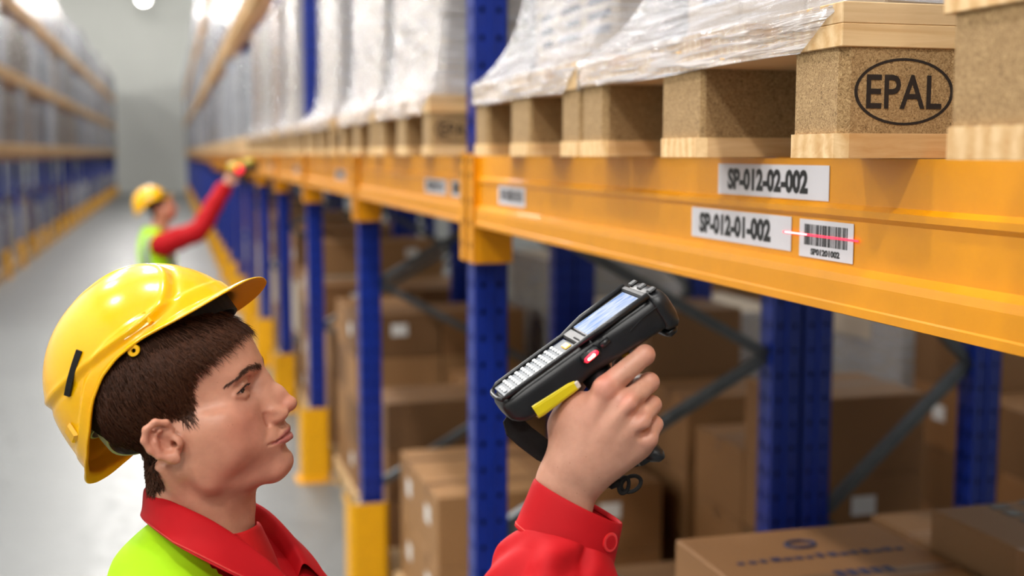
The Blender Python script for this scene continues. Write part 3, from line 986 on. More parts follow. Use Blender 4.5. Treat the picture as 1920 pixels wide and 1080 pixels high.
# ------------------------------------------------------------------ the worker in front: head and neck (mm; x to the face, y to his left, z up, origin between the ear canals)
def head_volume(h=1.5, fine=True, neck=True):
    v = Vol((-112, -98, -215 if neck else -110), (140, 98, 142), h)
    # cranium
    v.ell((-9, 0, 63), (86, 72, 68), 10)
    v.ell((14, 0, 62), (80, 66, 66), 20)
    v.ell((-18, 0, 46), (52, 63, 47), 20)
    # face block, jaw and chin
    v.ell((46, 0, 20), (52, 59, 66), 18)
    v.ell((44, 0, -30), (50, 52, 50), 22)
    v.both('cap', (6, 54, -38), (22, 47, -66), 10, 10, 22)      # mandible angle
    v.both('cap', (22, 47, -66), (78, 16, -86), 10, 12, 20)
    v.ell((82, 0, -80), (19, 20, 17), 14)                         # chin
    v.ell((60, 0, -62), (34, 34, 26), 20)
    # forehead
    v.ell((62, 0, 62), (37, 50, 40), 22)
    v.both('cap', (90, 10, 42), (80, 38, 43), 10.5, 9, 14)         # brow ridge
    # cheekbones and cheeks
    v.both('ell', (62, 47, 0), (24, 17, 15), 16, rot=(0, 12, -38))
    v.both('cap', (52, 56, 2), (10, 67, 6), 6, 4, 22)
    v.both('ell', (38, 54, -12), (30, 13, 26), 20)
    v.both('ell', (61, 35, -33), (22, 20, 25), 20)
    v.both('ell', (34, 54, -30), (30, 13, 30), 20)
    # mouth block
    v.ell((79, 0, -42), (24, 31, 25), 16)
    v.blur(8)
    # eye sockets
    v.both('ell', (94, 35, 25), (15.5, 18, 11), 11, 'cut')
    v.both('ell', (101, 17, 22), (9, 9, 11), 10, 'cut')
    # nose
    v.chain([(92, 0, 36), (98, 0, 26), (108, 0, 5), (115, 0, -9)], [8, 7, 8, 8.5], 9)
    v.ell((115.5, 0, -12), (9, 9.5, 8.5), 7)
    v.both('ell', (103, 14.5, -18), (13, 8.5, 9.5), 4, rot=(0, 0, -14))
    v.both('cap', (94, 8, 20), (99, 13, -8), 8, 9, 10)
    v.both('ell', (110, 7.5, -24.5), (6, 3.6, 3.8), 2.5, 'cut', rot=(0, -20, 18))
    v.both('cap', (94, 25, -11), (90, 23, -26), 1.8, 1.8, 5, 'cut')   # alar crease
    v.cap((103, 0, -23), (102, 0, -36), 4.5, 6, 6)                       # philtrum column
    v.cap((108, 0, -26), (107, 0, -34), 1.8, 2.0, 3, 'cut')
    v.both('cap', (102, 26, -17), (94, 37, -36), 0.8, 0.5, 12, 'cut')      # nasolabial fold
    # lips
    v.both('chain', [(106, 0, -41), (103.5, 10, -41.5), (92, 25, -46)], [4.6, 4.3, 2.0], 4) if False else None
    for s in (1, -1):
        v.chain([(104, 0, -41.5), (103.4, s * 6, -40.6), (99, s * 15, -43.3), (88, s * 29.5, -47)], [4.7, 4.7, 3.7, 1.5], 3.5)
        v.chain([(103, 0, -52.5), (101.5, s * 9, -52.3), (95.5, s * 18, -50.2), (87, s * 29, -47.8)], [5.6, 5.2, 3.5, 1.2], 5)
        v.chain([(108.5, 0, -46.8), (106, s * 8, -46.6), (100.5, s * 17, -47), (95.5, s * 24, -47.6), (91.5, s * 30, -47), (87, s * 35, -46)], [1.2, 1.1, 1.0, 1.1, 1.2, .9], 2.0, 'cut')
    v.cap((103, -12, -63), (103, 12, -63), 5, 5, 9, 'cut')               # labiomental fold
    # eyeballs lids
    for s in (1, -1):
        q = lambda *a: (a[0] - 8.5, s * (a[1] + 2.5), a[2] + 2.5)
        v.ell(q(80, 32.5, 23.5), (14.2, 14.6, 13.2), 3)
        v.chain([q(92.5, 19.5, 22.5), q(95, 27, 28.8), q(93.5, 36, 29), q(84, 46.5, 22)], [1.8, 2.2, 2.2, 1.8], 4)
        v.chain([q(91, 20, 21), q(93.2, 28, 17), q(91, 37, 17), q(83, 46, 20.5)], [1.6, 1.8, 1.8, 1.6], 4)
        v.chain([q(95.5, 20.5, 21.8), q(98.5, 28, 23.2), q(96.5, 36, 23.4), q(87, 45.5, 21.5)], [.9, 3.9, 3.7, .9], 1.0, 'cut')
        v.chain([q(99.5, 20, 33), q(98, 35, 34), q(87, 48, 28.5)], [1.0, 1.2, 1.0], 3, 'cut')
    # temples
    v.both('ell', (62, 68, 44), (20, 8, 20), 16, 'cut')
    # ears
    for s in (1, -1):
        e = lambda x, y, z: (x * .9 + 9, s * (78 + (y - 78) * 1.0), (z + 2) * .76 + 1)
        v.ell(e(-9, 76, 4), (13, 5.5, 22), 6, rot=(s * -8, -12, s * 16))
        rim = [(3, 78, 17), (0, 83, 29), (-10, 88, 35), (-21, 91, 30), (-27, 91.5, 17), (-25, 90, 2), (-19, 87.5, -12), (-10, 84, -22)]
        v.chain([e(*p) for p in rim], [2.6, 3.4, 3.7, 3.8, 3.6, 3.4, 3.3, 3.6], 2.5)
        v.chain([e(-20, 85, 22), e(-20, 84, 4), e(-14, 83, -12)], [4, 4, 4], 4)
        v.chain([e(-9, 85, 22), e(-16, 87, 10), e(-16, 86.5, -3), e(-9, 84, -11)], [2.8, 3, 3, 3], 2.5)   # antihelix
        v.ell(e(-6, 82.5, -22), (7, 4, 9), 5, rot=(0, -15, 0))           # lobe
        v.ell(e(-6, 87, 0), (8, 7.5, 10), 3, 'cut', rot=(0, -10, 0))      # concha
        v.ell(e(-9, 88, 13), (5.5, 5, 5), 2.5, 'cut')
        v.ell(e(4, 79, -2), (4.5, 5, 7), 4, rot=(0, 0, s * 20))            # tragus
        v.ell(e(-1, 80, -3), (3.6, 9, 4), 2, 'cut')
    return v
def add_neck(v):
    # neck leans forward under the lifted head (head frame)
    v.cap((-2, 0, -30), (-36, 0, -172), 45, 43, 22)
    v.cap((22, 0, -62), (-14, 0, -166), 40, 40, 20)
    v.both('cap', (-18, 54, -28), (14, 20, -165), 10, 9, 16)      # sternomastoid
    v.ell((30, 0, -112), (10, 9, 12), 14)                          # larynx
    v.both('cap', (40, 20, -80), (18, 22, -95), 10, 10, 24)

def head_tone(V):
    base = np.array([.65, .322, .212])
    c = np.tile(base, (len(V), 1))
    x, y, z = V[:, 0], V[:, 1], V[:, 2]; ay = np.abs(y)
    def g(cx, cy, cz, s): return np.exp(-(((x - cx) / s[0]) ** 2 + ((ay - cy) / s[1]) ** 2 + ((z - cz) / s[2]) ** 2))
    red = .95 * g(68, 46, -8, (28, 24, 24)) + .9 * g(115, 0, -8, (10, 14, 12)) + .5 * g(-12, 86, 5, (26, 14, 34)) + .3 * g(90, 0, -80, (20, 26, 14))
    c = c * (1 - red[:, None] * np.array([.02, .24, .22]))
    # pale forehead and under-eye
    pale = .5 * g(92, 0, 62, (26, 50, 22)); c *= 1 + pale[:, None] * np.array([.06, .10, .1])
    # shaved beard shadow
    sh = .55 * g(70, 26, -72, (42, 44, 22)) + .4 * g(101, 0, -33, (8, 20, 7)); c *= 1 - sh[:, None] * np.array([.16, .12, .07])
    # lips
    t = np.clip(ay / 31.5, 0, 1)
    up = -40.5 + 3.4 * np.clip(1 - np.abs(ay - 4.5) / 7, 0, 1) * .4 + 3.2 * (1 - t ** 2) - 3.5 - 4.6 * t ** 2
    lo = -57.6 + 9.2 * t ** 2
    up = -37.6 - 9.6 * t ** 1.7
    inl = np.clip((z - lo) / 1.6, 0, 1) * np.clip((up - z) / 1.6, 0, 1) * (x > 82) * (ay < 32)
    c = c * (1 - inl[:, None]) + np.array([.48, .16, .135]) * inl[:, None]
    return c

def head_warp(V):
    """shorter lower face, same neck"""
    z = V[:, 2]
    V = V.copy()
    V[:, 2] = np.where(z > 0, z, np.where(z > -95, z * .84, z + 95 * .16))
    return V
# pose of the worker in front: head centre, turned a little to the camera side and tipped back
HEAD_POS = Vector((.004, 1.345, 1.754))
def head_matrix():
    return Matrix.Translation(HEAD_POS) @ Matrix.Rotation(math.radians(-12), 4, 'Z') @ Matrix.Rotation(math.radians(-18), 4, 'Y')
AX_R = Vector((math.cos(YAW), -math.sin(YAW), 0))
AX_F = Vector((math.sin(YAW) * math.cos(PITCH), math.cos(YAW) * math.cos(PITCH), -math.sin(PITCH)))
AX_U = AX_R.cross(AX_F)
def at(px, py, d):
    """a measured place: d metres in front of the lens"""
    return Vector((0, 0, CAM_H)) + (AX_F + AX_R * ((px - 960) / F_PX) - AX_U * ((py - 540) / F_PX)) * d

# ---------------------------------------------------------------- head surface details
HAIR_POLY = [(99, 150), (99, 88), (88, 84), (75, 77), (62, 70), (50, 63), (42, 54), (36, 38), (32, 20), (23, 13), (17, 23), (6, 31), (-8, 33), (-19, 25), (-24, 8), (-24, -12), (-20, -30), (-26, -46), (-44, -54), (-140, -50), (-140, 150)]
def in_poly(x, z, poly):
    ins = np.zeros(len(x), bool); n = len(poly)
    for i in range(n):
        (x0, z0), (x1, z1) = poly[i], poly[(i + 1) % n]
        c = ((z0 > z) != (z1 > z)) & (x < (x1 - x0) * (z - z0) / ((z1 - z0) or 1e-9) + x0)
        ins ^= c
    return ins
def vnormals(V, Fq):
    n = np.zeros_like(V)
    fn = np.cross(V[Fq[:, 2]] - V[Fq[:, 0]], V[Fq[:, 3]] - V[Fq[:, 1]])
    for k in range(4):
        for a in range(3): n[:, a] += np.bincount(Fq[:, k], fn[:, a], len(V))
    return n / np.maximum(np.linalg.norm(n, axis=1), 1e-9)[:, None]
def strands(roots, dirs, normals, lens, width, bend, lift, seed, npt=5, wob=.0):
    """thin three-sided tapering tubes"""
    r = np.random.default_rng(seed); n = len(roots)
    t = np.linspace(0, 1, npt)
    wv = r.normal(0, 1, (n, 3)) * wob
    pts = np.zeros((n, npt, 3))
    for i, q in enumerate(t):
        pts[:, i] = roots + dirs * (lens * q)[:, None] + normals * ((lift * q * (1.5 - q)) - bend * (lens * q) ** 2)[:, None] + wv * (q * q) * lens[:, None]
    side = np.cross(dirs, normals); side /= np.maximum(np.linalg.norm(side, axis=1), 1e-9)[:, None]
    V = np.zeros((n, npt, 3, 3))
    for i, q in enumerate(t):
        w = width * (1 - .85 * q ** 1.5)
        for k in range(3):
            a = 2 * math.pi * k / 3
            V[:, i, k] = pts[:, i] + side * (w * math.cos(a))[:, None] + normals * (w * math.sin(a))[:, None]
    base = (np.arange(n) * npt * 3)[:, None]
    fc = []
    for i in range(npt - 1):
        for k in range(3):
            a, b = i * 3 + k, i * 3 + (k + 1) % 3
            fc.append(np.concatenate([base + a, base + b, base + b + 3, base + a + 3], 1))
    return V.reshape(-1, 3), np.concatenate(fc)
def make_hair(V, Fq, count, seed, Mx, root, hat=None):
    x, y, z = V.T
    N = vnormals(V, Fq)
    jag = 2.5 * np.sin(y * .9) + 1.5 * np.sin(x * 1.3 + z)
    mask = in_poly(x + jag * .5, z - jag * .6, HAIR_POLY) & (np.abs(y) < 86)
    # no hair on the ears
    mask &= ~((np.abs(y) > 73) & (z < 33) & (x > -26) & (z > -40) & (x < 14))
    fm = mask[Fq].all(1)
    used = np.unique(Fq[fm]); mp = np.full(len(V), -1); mp[used] = np.arange(len(used))
    cap = V[used] + N[used] * 1.1
    hair = link('hair', np_mesh('hair', xf(cap * .001, Mx), mp[Fq[fm]], 'hair_cap'), root)
    r = np.random.default_rng(seed)
    fi = np.flatnonzero(fm)
    cen = V[Fq[fi]].mean(1)
    # density: most where the helmet leaves the hair in view
    wgt = np.where(cen[:, 2] > 95, .12, 1.0) * np.where((cen[:, 0] > 10) & (cen[:, 2] < 100), 2.0, 1)
    if hat is not None:
        # hair pressed flat under the hat grows no loose strands
        q = xf(xf(cen * .001, Mx), hat.inverted()) * 1000
        rh = np.array([rim_h(math.atan2(b, a)) for a, b in q[:, :2]])
        wgt = np.where(q[:, 2] > rh + 4, 0, wgt)
    pick = r.choice(fi, count, p=wgt / wgt.sum())
    rt = V[Fq[pick]].mean(1) + r.normal(0, .6, (count, 3)); nn = N[Fq[pick, 0]]
    s = np.sign(rt[:, 1]); ay = np.abs(rt[:, 1])
    d = np.zeros_like(rt)
    front = np.clip((rt[:, 0] - 35) / 40, 0, 1); low = np.clip((10 - rt[:, 2]) / 40, 0, 1)
    d[:, 0] = .25 + .55 * front + .35 * low * (rt[:, 0] < -20)
    d[:, 1] = s * .15 * front
    d[:, 2] = -1 + .35 * front
    d += r.normal(0, .17, d.shape)
    d -= nn * (d * nn).sum(1)[:, None]; d /= np.linalg.norm(d, axis=1)[:, None]
    ln = 14 + 4 * front + r.normal(0, 2.5, count)
    ln *= np.where(rt[:, 2] < -5, .45, 1) * np.where((rt[:, 0] < -15) & (rt[:, 2] < 25), .62, 1)
    ln = np.clip(ln, 4, 32)
    sv, sf = strands(rt + nn * 1.2, d, nn, ln, np.full(count, .42), .0042, 2.2, seed + 1, 5, .09)
    link('hair_strands', np_mesh('hair_strands', xf(sv * .001, Mx), sf, 'hair'), hair)['kind'] = 'stuff'
    return hair
def make_brows_eyes(V, Fq, Mx, root):
    N = vnormals(V, Fq); r = np.random.default_rng(3)
    for s in (-1, 1):
        path = np.array([(98, 9, 38), (96, 19, 41.5), (90, 32, 45), (80, 43, 44.5), (69, 51, 38)], float); path[:, 1] *= s
        n = 430
        u = r.random(n) ** .9 * (len(path) - 1.001); k = u.astype(int); fr = (u - k)[:, None]
        p = path[k] * (1 - fr) + path[k + 1] * fr
        thick = np.interp(u, [0, 1, 2.2, 4], [1.9, 2.4, 1.8, .55])
        p[:, 2] += r.normal(0, 1, n) * thick * .62
        sel = (V[:, 0] > 55) & (V[:, 1] * s > -5); Vi = V[sel]; Ni = N[sel]
        idx = np.array([np.argmin(((Vi - q) ** 2 * np.array([.15, 1, 1])).sum(1)) for q in p])
        rt = Vi[idx]; nn = Ni[idx]
        d = path[np.minimum(k + 1, len(path) - 1)] - path[k]; d /= np.linalg.norm(d, axis=1)[:, None]
        d[:, 2] += np.interp(u, [0, 1.2, 4], [.9, .25, -.15]) + r.normal(0, .15, n)
        d -= nn * (d * nn).sum(1)[:, None]; d /= np.linalg.norm(d, axis=1)[:, None]
        sv, sf = strands(rt, d, nn, np.clip(r.normal(6.2, 1.2, n), 3, 9), np.full(n, .19), .006, .8, 5, 4)
        link('eyebrow', np_mesh('eyebrow', xf(sv * .001, Mx), sf, 'brow'), root)
        # eyeball with iris and pupil, looking at the label
        c = np.array([71.8, s * 35, 25.1])
        look = Vector((.93, -.2, .12)).normalized()
        eb = bmesh.new(); bmesh.ops.create_uvsphere(eb, u_segments=24, v_segments=16, radius=12.6)
        ev = np.array([v.co[:] for v in eb.verts]); ef = [[v.index for v in f.verts] for f in eb.faces]; eb.free()
        eye = link('eyeball', mesh('eyeball', xf((ev + c) * .001, Mx), ef, 'eye_white', True), root)
        for nm, rad, off, m_ in (('iris', 6.0, 11.4, 'iris'), ('pupil', 2.6, 12.1, 'lash')):
            q = MB(); a = Vector(c) + look * off
            q.tube([a, a + look * 1.1], [rad, rad * .6], 20)
            link(nm, mesh(nm, xf(np.array(q.v) * .001, Mx), q.f, m_, True), eye)
        # lashes
        lp = np.array([(92, 20.5, 24.4), (94.6, 28, 27.2), (92.8, 36.5, 27.3), (84.5, 46, 23.2)], float); lp[:, 0] -= 8.1; lp[:, 1] = s * (lp[:, 1] + 2.5); lp[:, 2] += 2.5
        n = 60; u = np.linspace(0, 2.99, n); k = u.astype(int); fr = (u - k)[:, None]
        p = lp[k] * (1 - fr) + lp[k + 1] * fr
        d = np.stack([np.full(n, .8), s * np.interp(u, [0, 3], [-.2, .75]), np.full(n, -.12)], 1); d /= np.linalg.norm(d, axis=1)[:, None]
        sv, sf = strands(p, d, np.tile([0, 0, 1.], (n, 1)), np.interp(u, [0, 1.5, 3], [4, 6.5, 7.5]), np.full(n, .3), -.02, .0, 6, 4)
        link('eyelashes', np_mesh('eyelashes', xf(sv * .001, Mx), sf, 'lash'), root)

# ---------------------------------------------------------------- hard hat (mm in its own frame: x forward, y left, z up)
def rim_h(phi):
    a = abs(math.degrees(phi))
    return float(np.interp(a, [0, 72, 84, 95, 106, 118, 132, 148, 180], [38, 38, 36, 29, 15, -6, -23, -33, -36]))
def shell_pt(phi, hz, grow=0.0):
    cz = 127.0
    q = min(abs(hz) / cz, 1.0)
    r = (1 - q ** 2.25) ** .5 if hz > 0 else 1.0 - .02 * (hz / 40) ** 2
    a = 119 if math.cos(phi) > 0 else 122
    b = 107
    x = a * r * math.cos(phi); y = b * r * math.sin(phi)
    return Vector((x, y, hz))
def make_helmet(Mx, label, group, detail=True, head=None):
    nphi, nh = (160, 70) if detail else (64, 24)
    root = empty('hard_hat'); root.matrix_world = Mx
    def ss(a, b, x): t = min(1, max(0, (x - a) / (b - a))); return t * t * (3 - 2 * t)
    V = []; F_ = []
    for j in range(nh + 1):
        for i in range(nphi):
            phi = 2 * math.pi * i / nphi - math.pi
            rh = rim_h(phi)
            top_a = math.pi / 2; 
            ta = math.asin(max(-1, min(1, rh / 127)))
            ang = top_a + (ta - top_a) * (j / nh)
            hz = 127 * math.sin(ang)
            p = shell_pt(phi, hz)
            if detail:
                n = Vector((p.x / 119 ** 2, p.y / 104 ** 2, max(p.z, 0) / 127 ** 2)).normalized()
                # raised crown panels left and right of a centre ridge
                d = min(p.z - 57, 60 - p.x, (abs(p.y) - 20) * 1.0)
                k = 17.0
                e = -k * math.log(sum(math.exp(-q / k) for q in (p.z - 57, 74 - p.x, abs(p.y) - 20)))
                disp = 3.4 * ss(-2.5, 2.5, e + 14) + 1.5 * math.exp(-((e + 10.5) / 2.0) ** 2) - 1.4 * math.exp(-((e + 18) / 2.5) ** 2)
                disp += 1.8 * ss(20, 15, p.z - rh)
                disp += 1.6 * ss(16, 8, abs(p.y)) * ss(0, 30, p.z)
                p = p + n * disp
            V.append(p * .001)
    for j in range(nh):
        for i in range(nphi):
            F_.append((j * nphi + i, (j + 1) * nphi + i, (j + 1) * nphi + (i + 1) % nphi, j * nphi + (i + 1) % nphi))
    # rim flange and peak
    rings = 5 if detail else 3
    base = len(V) - nphi
    prev = base
    for q in range(1, rings + 1):
        t = q / rings
        for i in range(nphi):
            phi = 2 * math.pi * i / nphi - math.pi
            p = shell_pt(phi, rim_h(phi))
            out = Vector((p.x, p.y, 0)).normalized()
            a = abs(math.degrees(phi))
            peak = 33 * ss(68, 18, a)
            back = 6 * ss(140, 170, a)
            L_ = 5.5 + peak + back
            dz = -2.2 * t - peak * .10 * t * t + 3.0 * ss(50, 0, a) * t * (1 - t) * 4 * .4 - back * t * .9 + 3.2 * ss(70, 20, a) * ss(20, 70, 70 - a) * 0
            # peak curves down towards its sides
            dz += -7 * ss(4, 55, a) * t * (peak / 33) ** .6
            V.append((p + out * L_ * t + Vector((0, 0, dz))) * .001)
        cur = prev + nphi
        for i in range(nphi):
            F_.append((prev + i, cur + i, cur + (i + 1) % nphi, prev + (i + 1) % nphi))
        prev = cur
    sh = link('shell', mesh('shell', V, F_, 'helmet', True), root)
    so = sh.modifiers.new('thickness', 'SOLIDIFY'); so.thickness = .0028; so.offset = -1
    sh.data.materials.append(M['helmet_inner']); so.material_offset = 1; so.material_offset_rim = 0
    bv = sh.modifiers.new('soft', 'SUBSURF'); bv.levels = bv.render_levels = 1 if detail else 0
    if not detail: return tag(root, label, 'hard hat', group)
    def on(phi_d, hz, g=0):
        phi = math.radians(phi_d); p = shell_pt(phi, hz)
        n = Vector((p.x / 119 ** 2, p.y / 104 ** 2, max(p.z, 0) / 127 ** 2)).normalized()
        return (p + n * g) * .001, n
    for s in (-1, 1):
        # ventilation slot
        pts = [on(s * (119 - 20 * t), 34 + 27 * t, 2.2 + 2.8 * t)[0] for t in np.linspace(0, 1, 7)]
        m = MB()
        for a, b in zip(pts, pts[1:]):
            m.bar(a, b, .0062, .0035, up=(0, s, 0))
        m.build('vent_slot', 'dark', root)
        # accessory slot pocket at the side
        m = MB(); quad = [(60, 42), (60, 56), (77, 56), (77, 42)]
        vv = [on(s * a, h, 1.0)[0] for a, h in quad] + [on(s * a, h, 3.4)[0] for a, h in ((61.5, 43), (61.5, 55), (75.5, 55), (75.5, 43))]
        m.add(vv, [(0, 1, 2, 3), (4, 5, 6, 7), (0, 1, 5, 4), (1, 2, 6, 5), (2, 3, 7, 6), (3, 0, 4, 7)])
        m.build('accessory_slot', 'helmet', root)
        m = MB(); m.bar(on(s * 60, 43, 3.4)[0], on(s * 60, 56, 3.4)[0], .004, .004, up=(0, s, 0)); m.build('slot_rib', 'helmet', root)
        # rear clip
        m = MB()
        vv = [on(s * a, h, .8)[0] for a, h in ((129, -4), (129, 12), (137, 10), (137, -7))] + [on(s * a, h, 4.5)[0] for a, h in ((130, -2), (130, 10), (136, 8), (136, -5))]
        m.add(vv, [(0, 1, 2, 3), (4, 5, 6, 7), (0, 1, 5, 4), (1, 2, 6, 5), (2, 3, 7, 6), (3, 0, 4, 7)])
        m.build('rear_clip', 'helmet', root)
        # lug with hole under the rim
        c, n = on(s * 75, 36, 1.5)
        m = MB(); k = 18
        ring = []
        for i in range(k):
            a = 2 * math.pi * i / k
            for rr in (.0066, .0026):
                for dy in (-.0012, .0012): ring.append((c.x + rr * math.cos(a), c.y + dy, c.z - .007 + rr * math.sin(a) * .85))
        ff = []
        for i in range(k):
            j = (i + 1) % k; a, b = i * 4, j * 4
            ff += [(a, b, b + 2, a + 2), (a + 1, a + 3, b + 3, b + 1), (a, a + 1, b + 1, b), (a + 2, b + 2, b + 3, a + 3)]
        m.add(ring, ff); m.build('lug', 'helmet', root)
    # harness band, nape strap, sweatband (each a strip with thickness)
    def band(name, mat, phis, hlo, hhi, a, b, th=2.0, lean=0):
        V = []; Fc = []
        for i, ph in enumerate(phis):
            p = math.radians(ph)
            for h_, o in ((hlo(ph), 0), (hhi(ph), 0), (hhi(ph), th), (hlo(ph), th)):
                k = 1 - lean * (h_ < 0) * (-h_ / 60)
                V.append((((a * k + o) * math.cos(p)) * .001, ((b * k + o) * math.sin(p)) * .001, h_ * .001))
        for i in range(len(phis) - 1):
            for q in range(4):
                x0, x1 = i * 4 + q, i * 4 + (q + 1) % 4
                Fc.append((x0, x1, x1 + 4, x0 + 4))
        Fc += [(0, 1, 2, 3), tuple((len(phis) - 1) * 4 + q for q in (3, 2, 1, 0))]
        return link(name, mesh(name, V, Fc, mat, False), root)
    hb = band('headband', 'harness', list(range(72, 289, 6)), lambda p: max(-6, rim_h(math.radians((p + 180) % 360 - 180)) - 20), lambda p: max(-6, rim_h(math.radians((p + 180) % 360 - 180)) - 20) + 26, 98, 83)
    for ph in (-84, -98, -112):
        h_ = rim_h(math.radians(ph)) - 8; p = math.radians(ph)
        m = MB().disc((107 * math.cos(p) * .001 * 1.02, 91.8 * math.sin(p) * .001 * 1.02, h_ * .001), (math.cos(p), math.sin(p), 0), .0022, 10, .001)
        m.build('rivet', 'dark', hb)
    # nape strap drawn tight round the back of the head
    mid = lambda p: -42 + 62 * (abs(p - 180) / 72) ** 1.5
    V = []; Fc = []; ph_ = list(range(108, 253, 4))
    rad = []
    for p in ph_:
        w_ = mid(p); r_ = 84.0
        if head is not None:
            ang = (np.degrees(np.arctan2(head[:, 1], head[:, 0])) % 360); sel = (np.abs(ang - p) < 7) & (np.abs(head[:, 2] - w_) < 12)
            if sel.any(): r_ = min(88.0, float(np.hypot(head[sel, 0], head[sel, 1]).max()) + 3.0)
        rad.append(r_)
    rad = np.convolve(np.pad(rad, 3, 'edge'), np.ones(7) / 7, 'valid')
    for p, r_ in zip(ph_, rad):
        a_ = math.radians(p)
        for dh, o_ in ((-7, 0), (7, 1.5), (7, 4), (-7, 2.5)): V.append(((r_ + o_) * math.cos(a_) * .001, (r_ + o_) * math.sin(a_) * .001, (mid(p) + dh) * .001))
    for i in range(len(ph_) - 1):
        for q in range(4): Fc.append((i * 4 + q, i * 4 + (q + 1) % 4, i * 4 + 4 + (q + 1) % 4, i * 4 + 4 + q))
    link('nape_strap', mesh('nape_strap', V, Fc, 'harness_pale'), root)
    band('sweatband', 'black_foam', list(range(-86, 87, 6)), lambda p: 22, lambda p: 44, 106, 88, 3)
    for ph in (-60, 0, 60, 120, 180, 240):
        m = MB(); pts = []
        for t in np.linspace(0, 1, 9):
            h_ = 30 + 66 * math.sin(t * math.pi / 2); k = math.cos(t * math.pi / 2) * .93 + .0
            p = math.radians(ph); pts.append((108 * k * math.cos(p) * .001, 90 * k * math.sin(p) * .001, h_ * .001))
        for a, b in zip(pts, pts[1:]): m.bar(a, b, .018, .0012, up=(0, 0, 1) if abs(b[2] - a[2]) < .004 else (math.cos(p), math.sin(p), 0.2))
        m.build('crown_strap', 'harness', root)
    return tag(root, label, 'hard hat', group)
# ---------------------------------------------------------------- scanner (mm: x along its length, y towards the camera side, z up out of the keypad)
HAND_D = 1.27
MMPX = HAND_D / F_PX * 1000
HM = Matrix.Translation(at(1130, 800, HAND_D)) @ Matrix((AX_R, AX_U, -AX_F)).transposed().to_4x4()
def hp(px, py, w): return ((px - 1130) * MMPX, -(py - 800) * MMPX, w)
sl_ = Vector((.815, .57, -.137)).normalized()
sw_ = Vector((.25, -.13, .96)); sw_ = (sw_ - sl_ * sw_.dot(sl_)).normalized()
sn_ = sw_.cross(sl_) * -1
if sn_.y < 0: sn_ = -sn_
SC_ORG = Vector(hp(927, 744, 6)) * .001
SCM = HM @ Matrix.Translation(SC_ORG) @ Matrix((sl_, sw_, sn_)).transposed().to_4x4()
def loft(secs, n=28, p=4.0):
    """rounded-rectangle sections (x, half width, z top, z bottom, y shift) -> closed skin, mm to m"""
    V = []; F_ = []
    for (x, hw, zt, zb) in secs:
        zc, hz = (zt + zb) / 2, (zt - zb) / 2
        for k in range(n):
            a = 2 * math.pi * (k + .5) / n
            c, s = math.cos(a), math.sin(a)
            V.append((x * .001, hw * math.copysign(abs(c) ** (2 / p), c) * .001, (zc + hz * math.copysign(abs(s) ** (2 / p), s)) * .001))
    m = len(secs)
    for i in range(m - 1):
        for k in range(n):
            F_.append((i * n + k, i * n + (k + 1) % n, (i + 1) * n + (k + 1) % n, (i + 1) * n + k))
    F_.append(tuple(range(n))); F_.append(tuple((m - 1) * n + k for k in range(n))[::-1])
    return V, F_
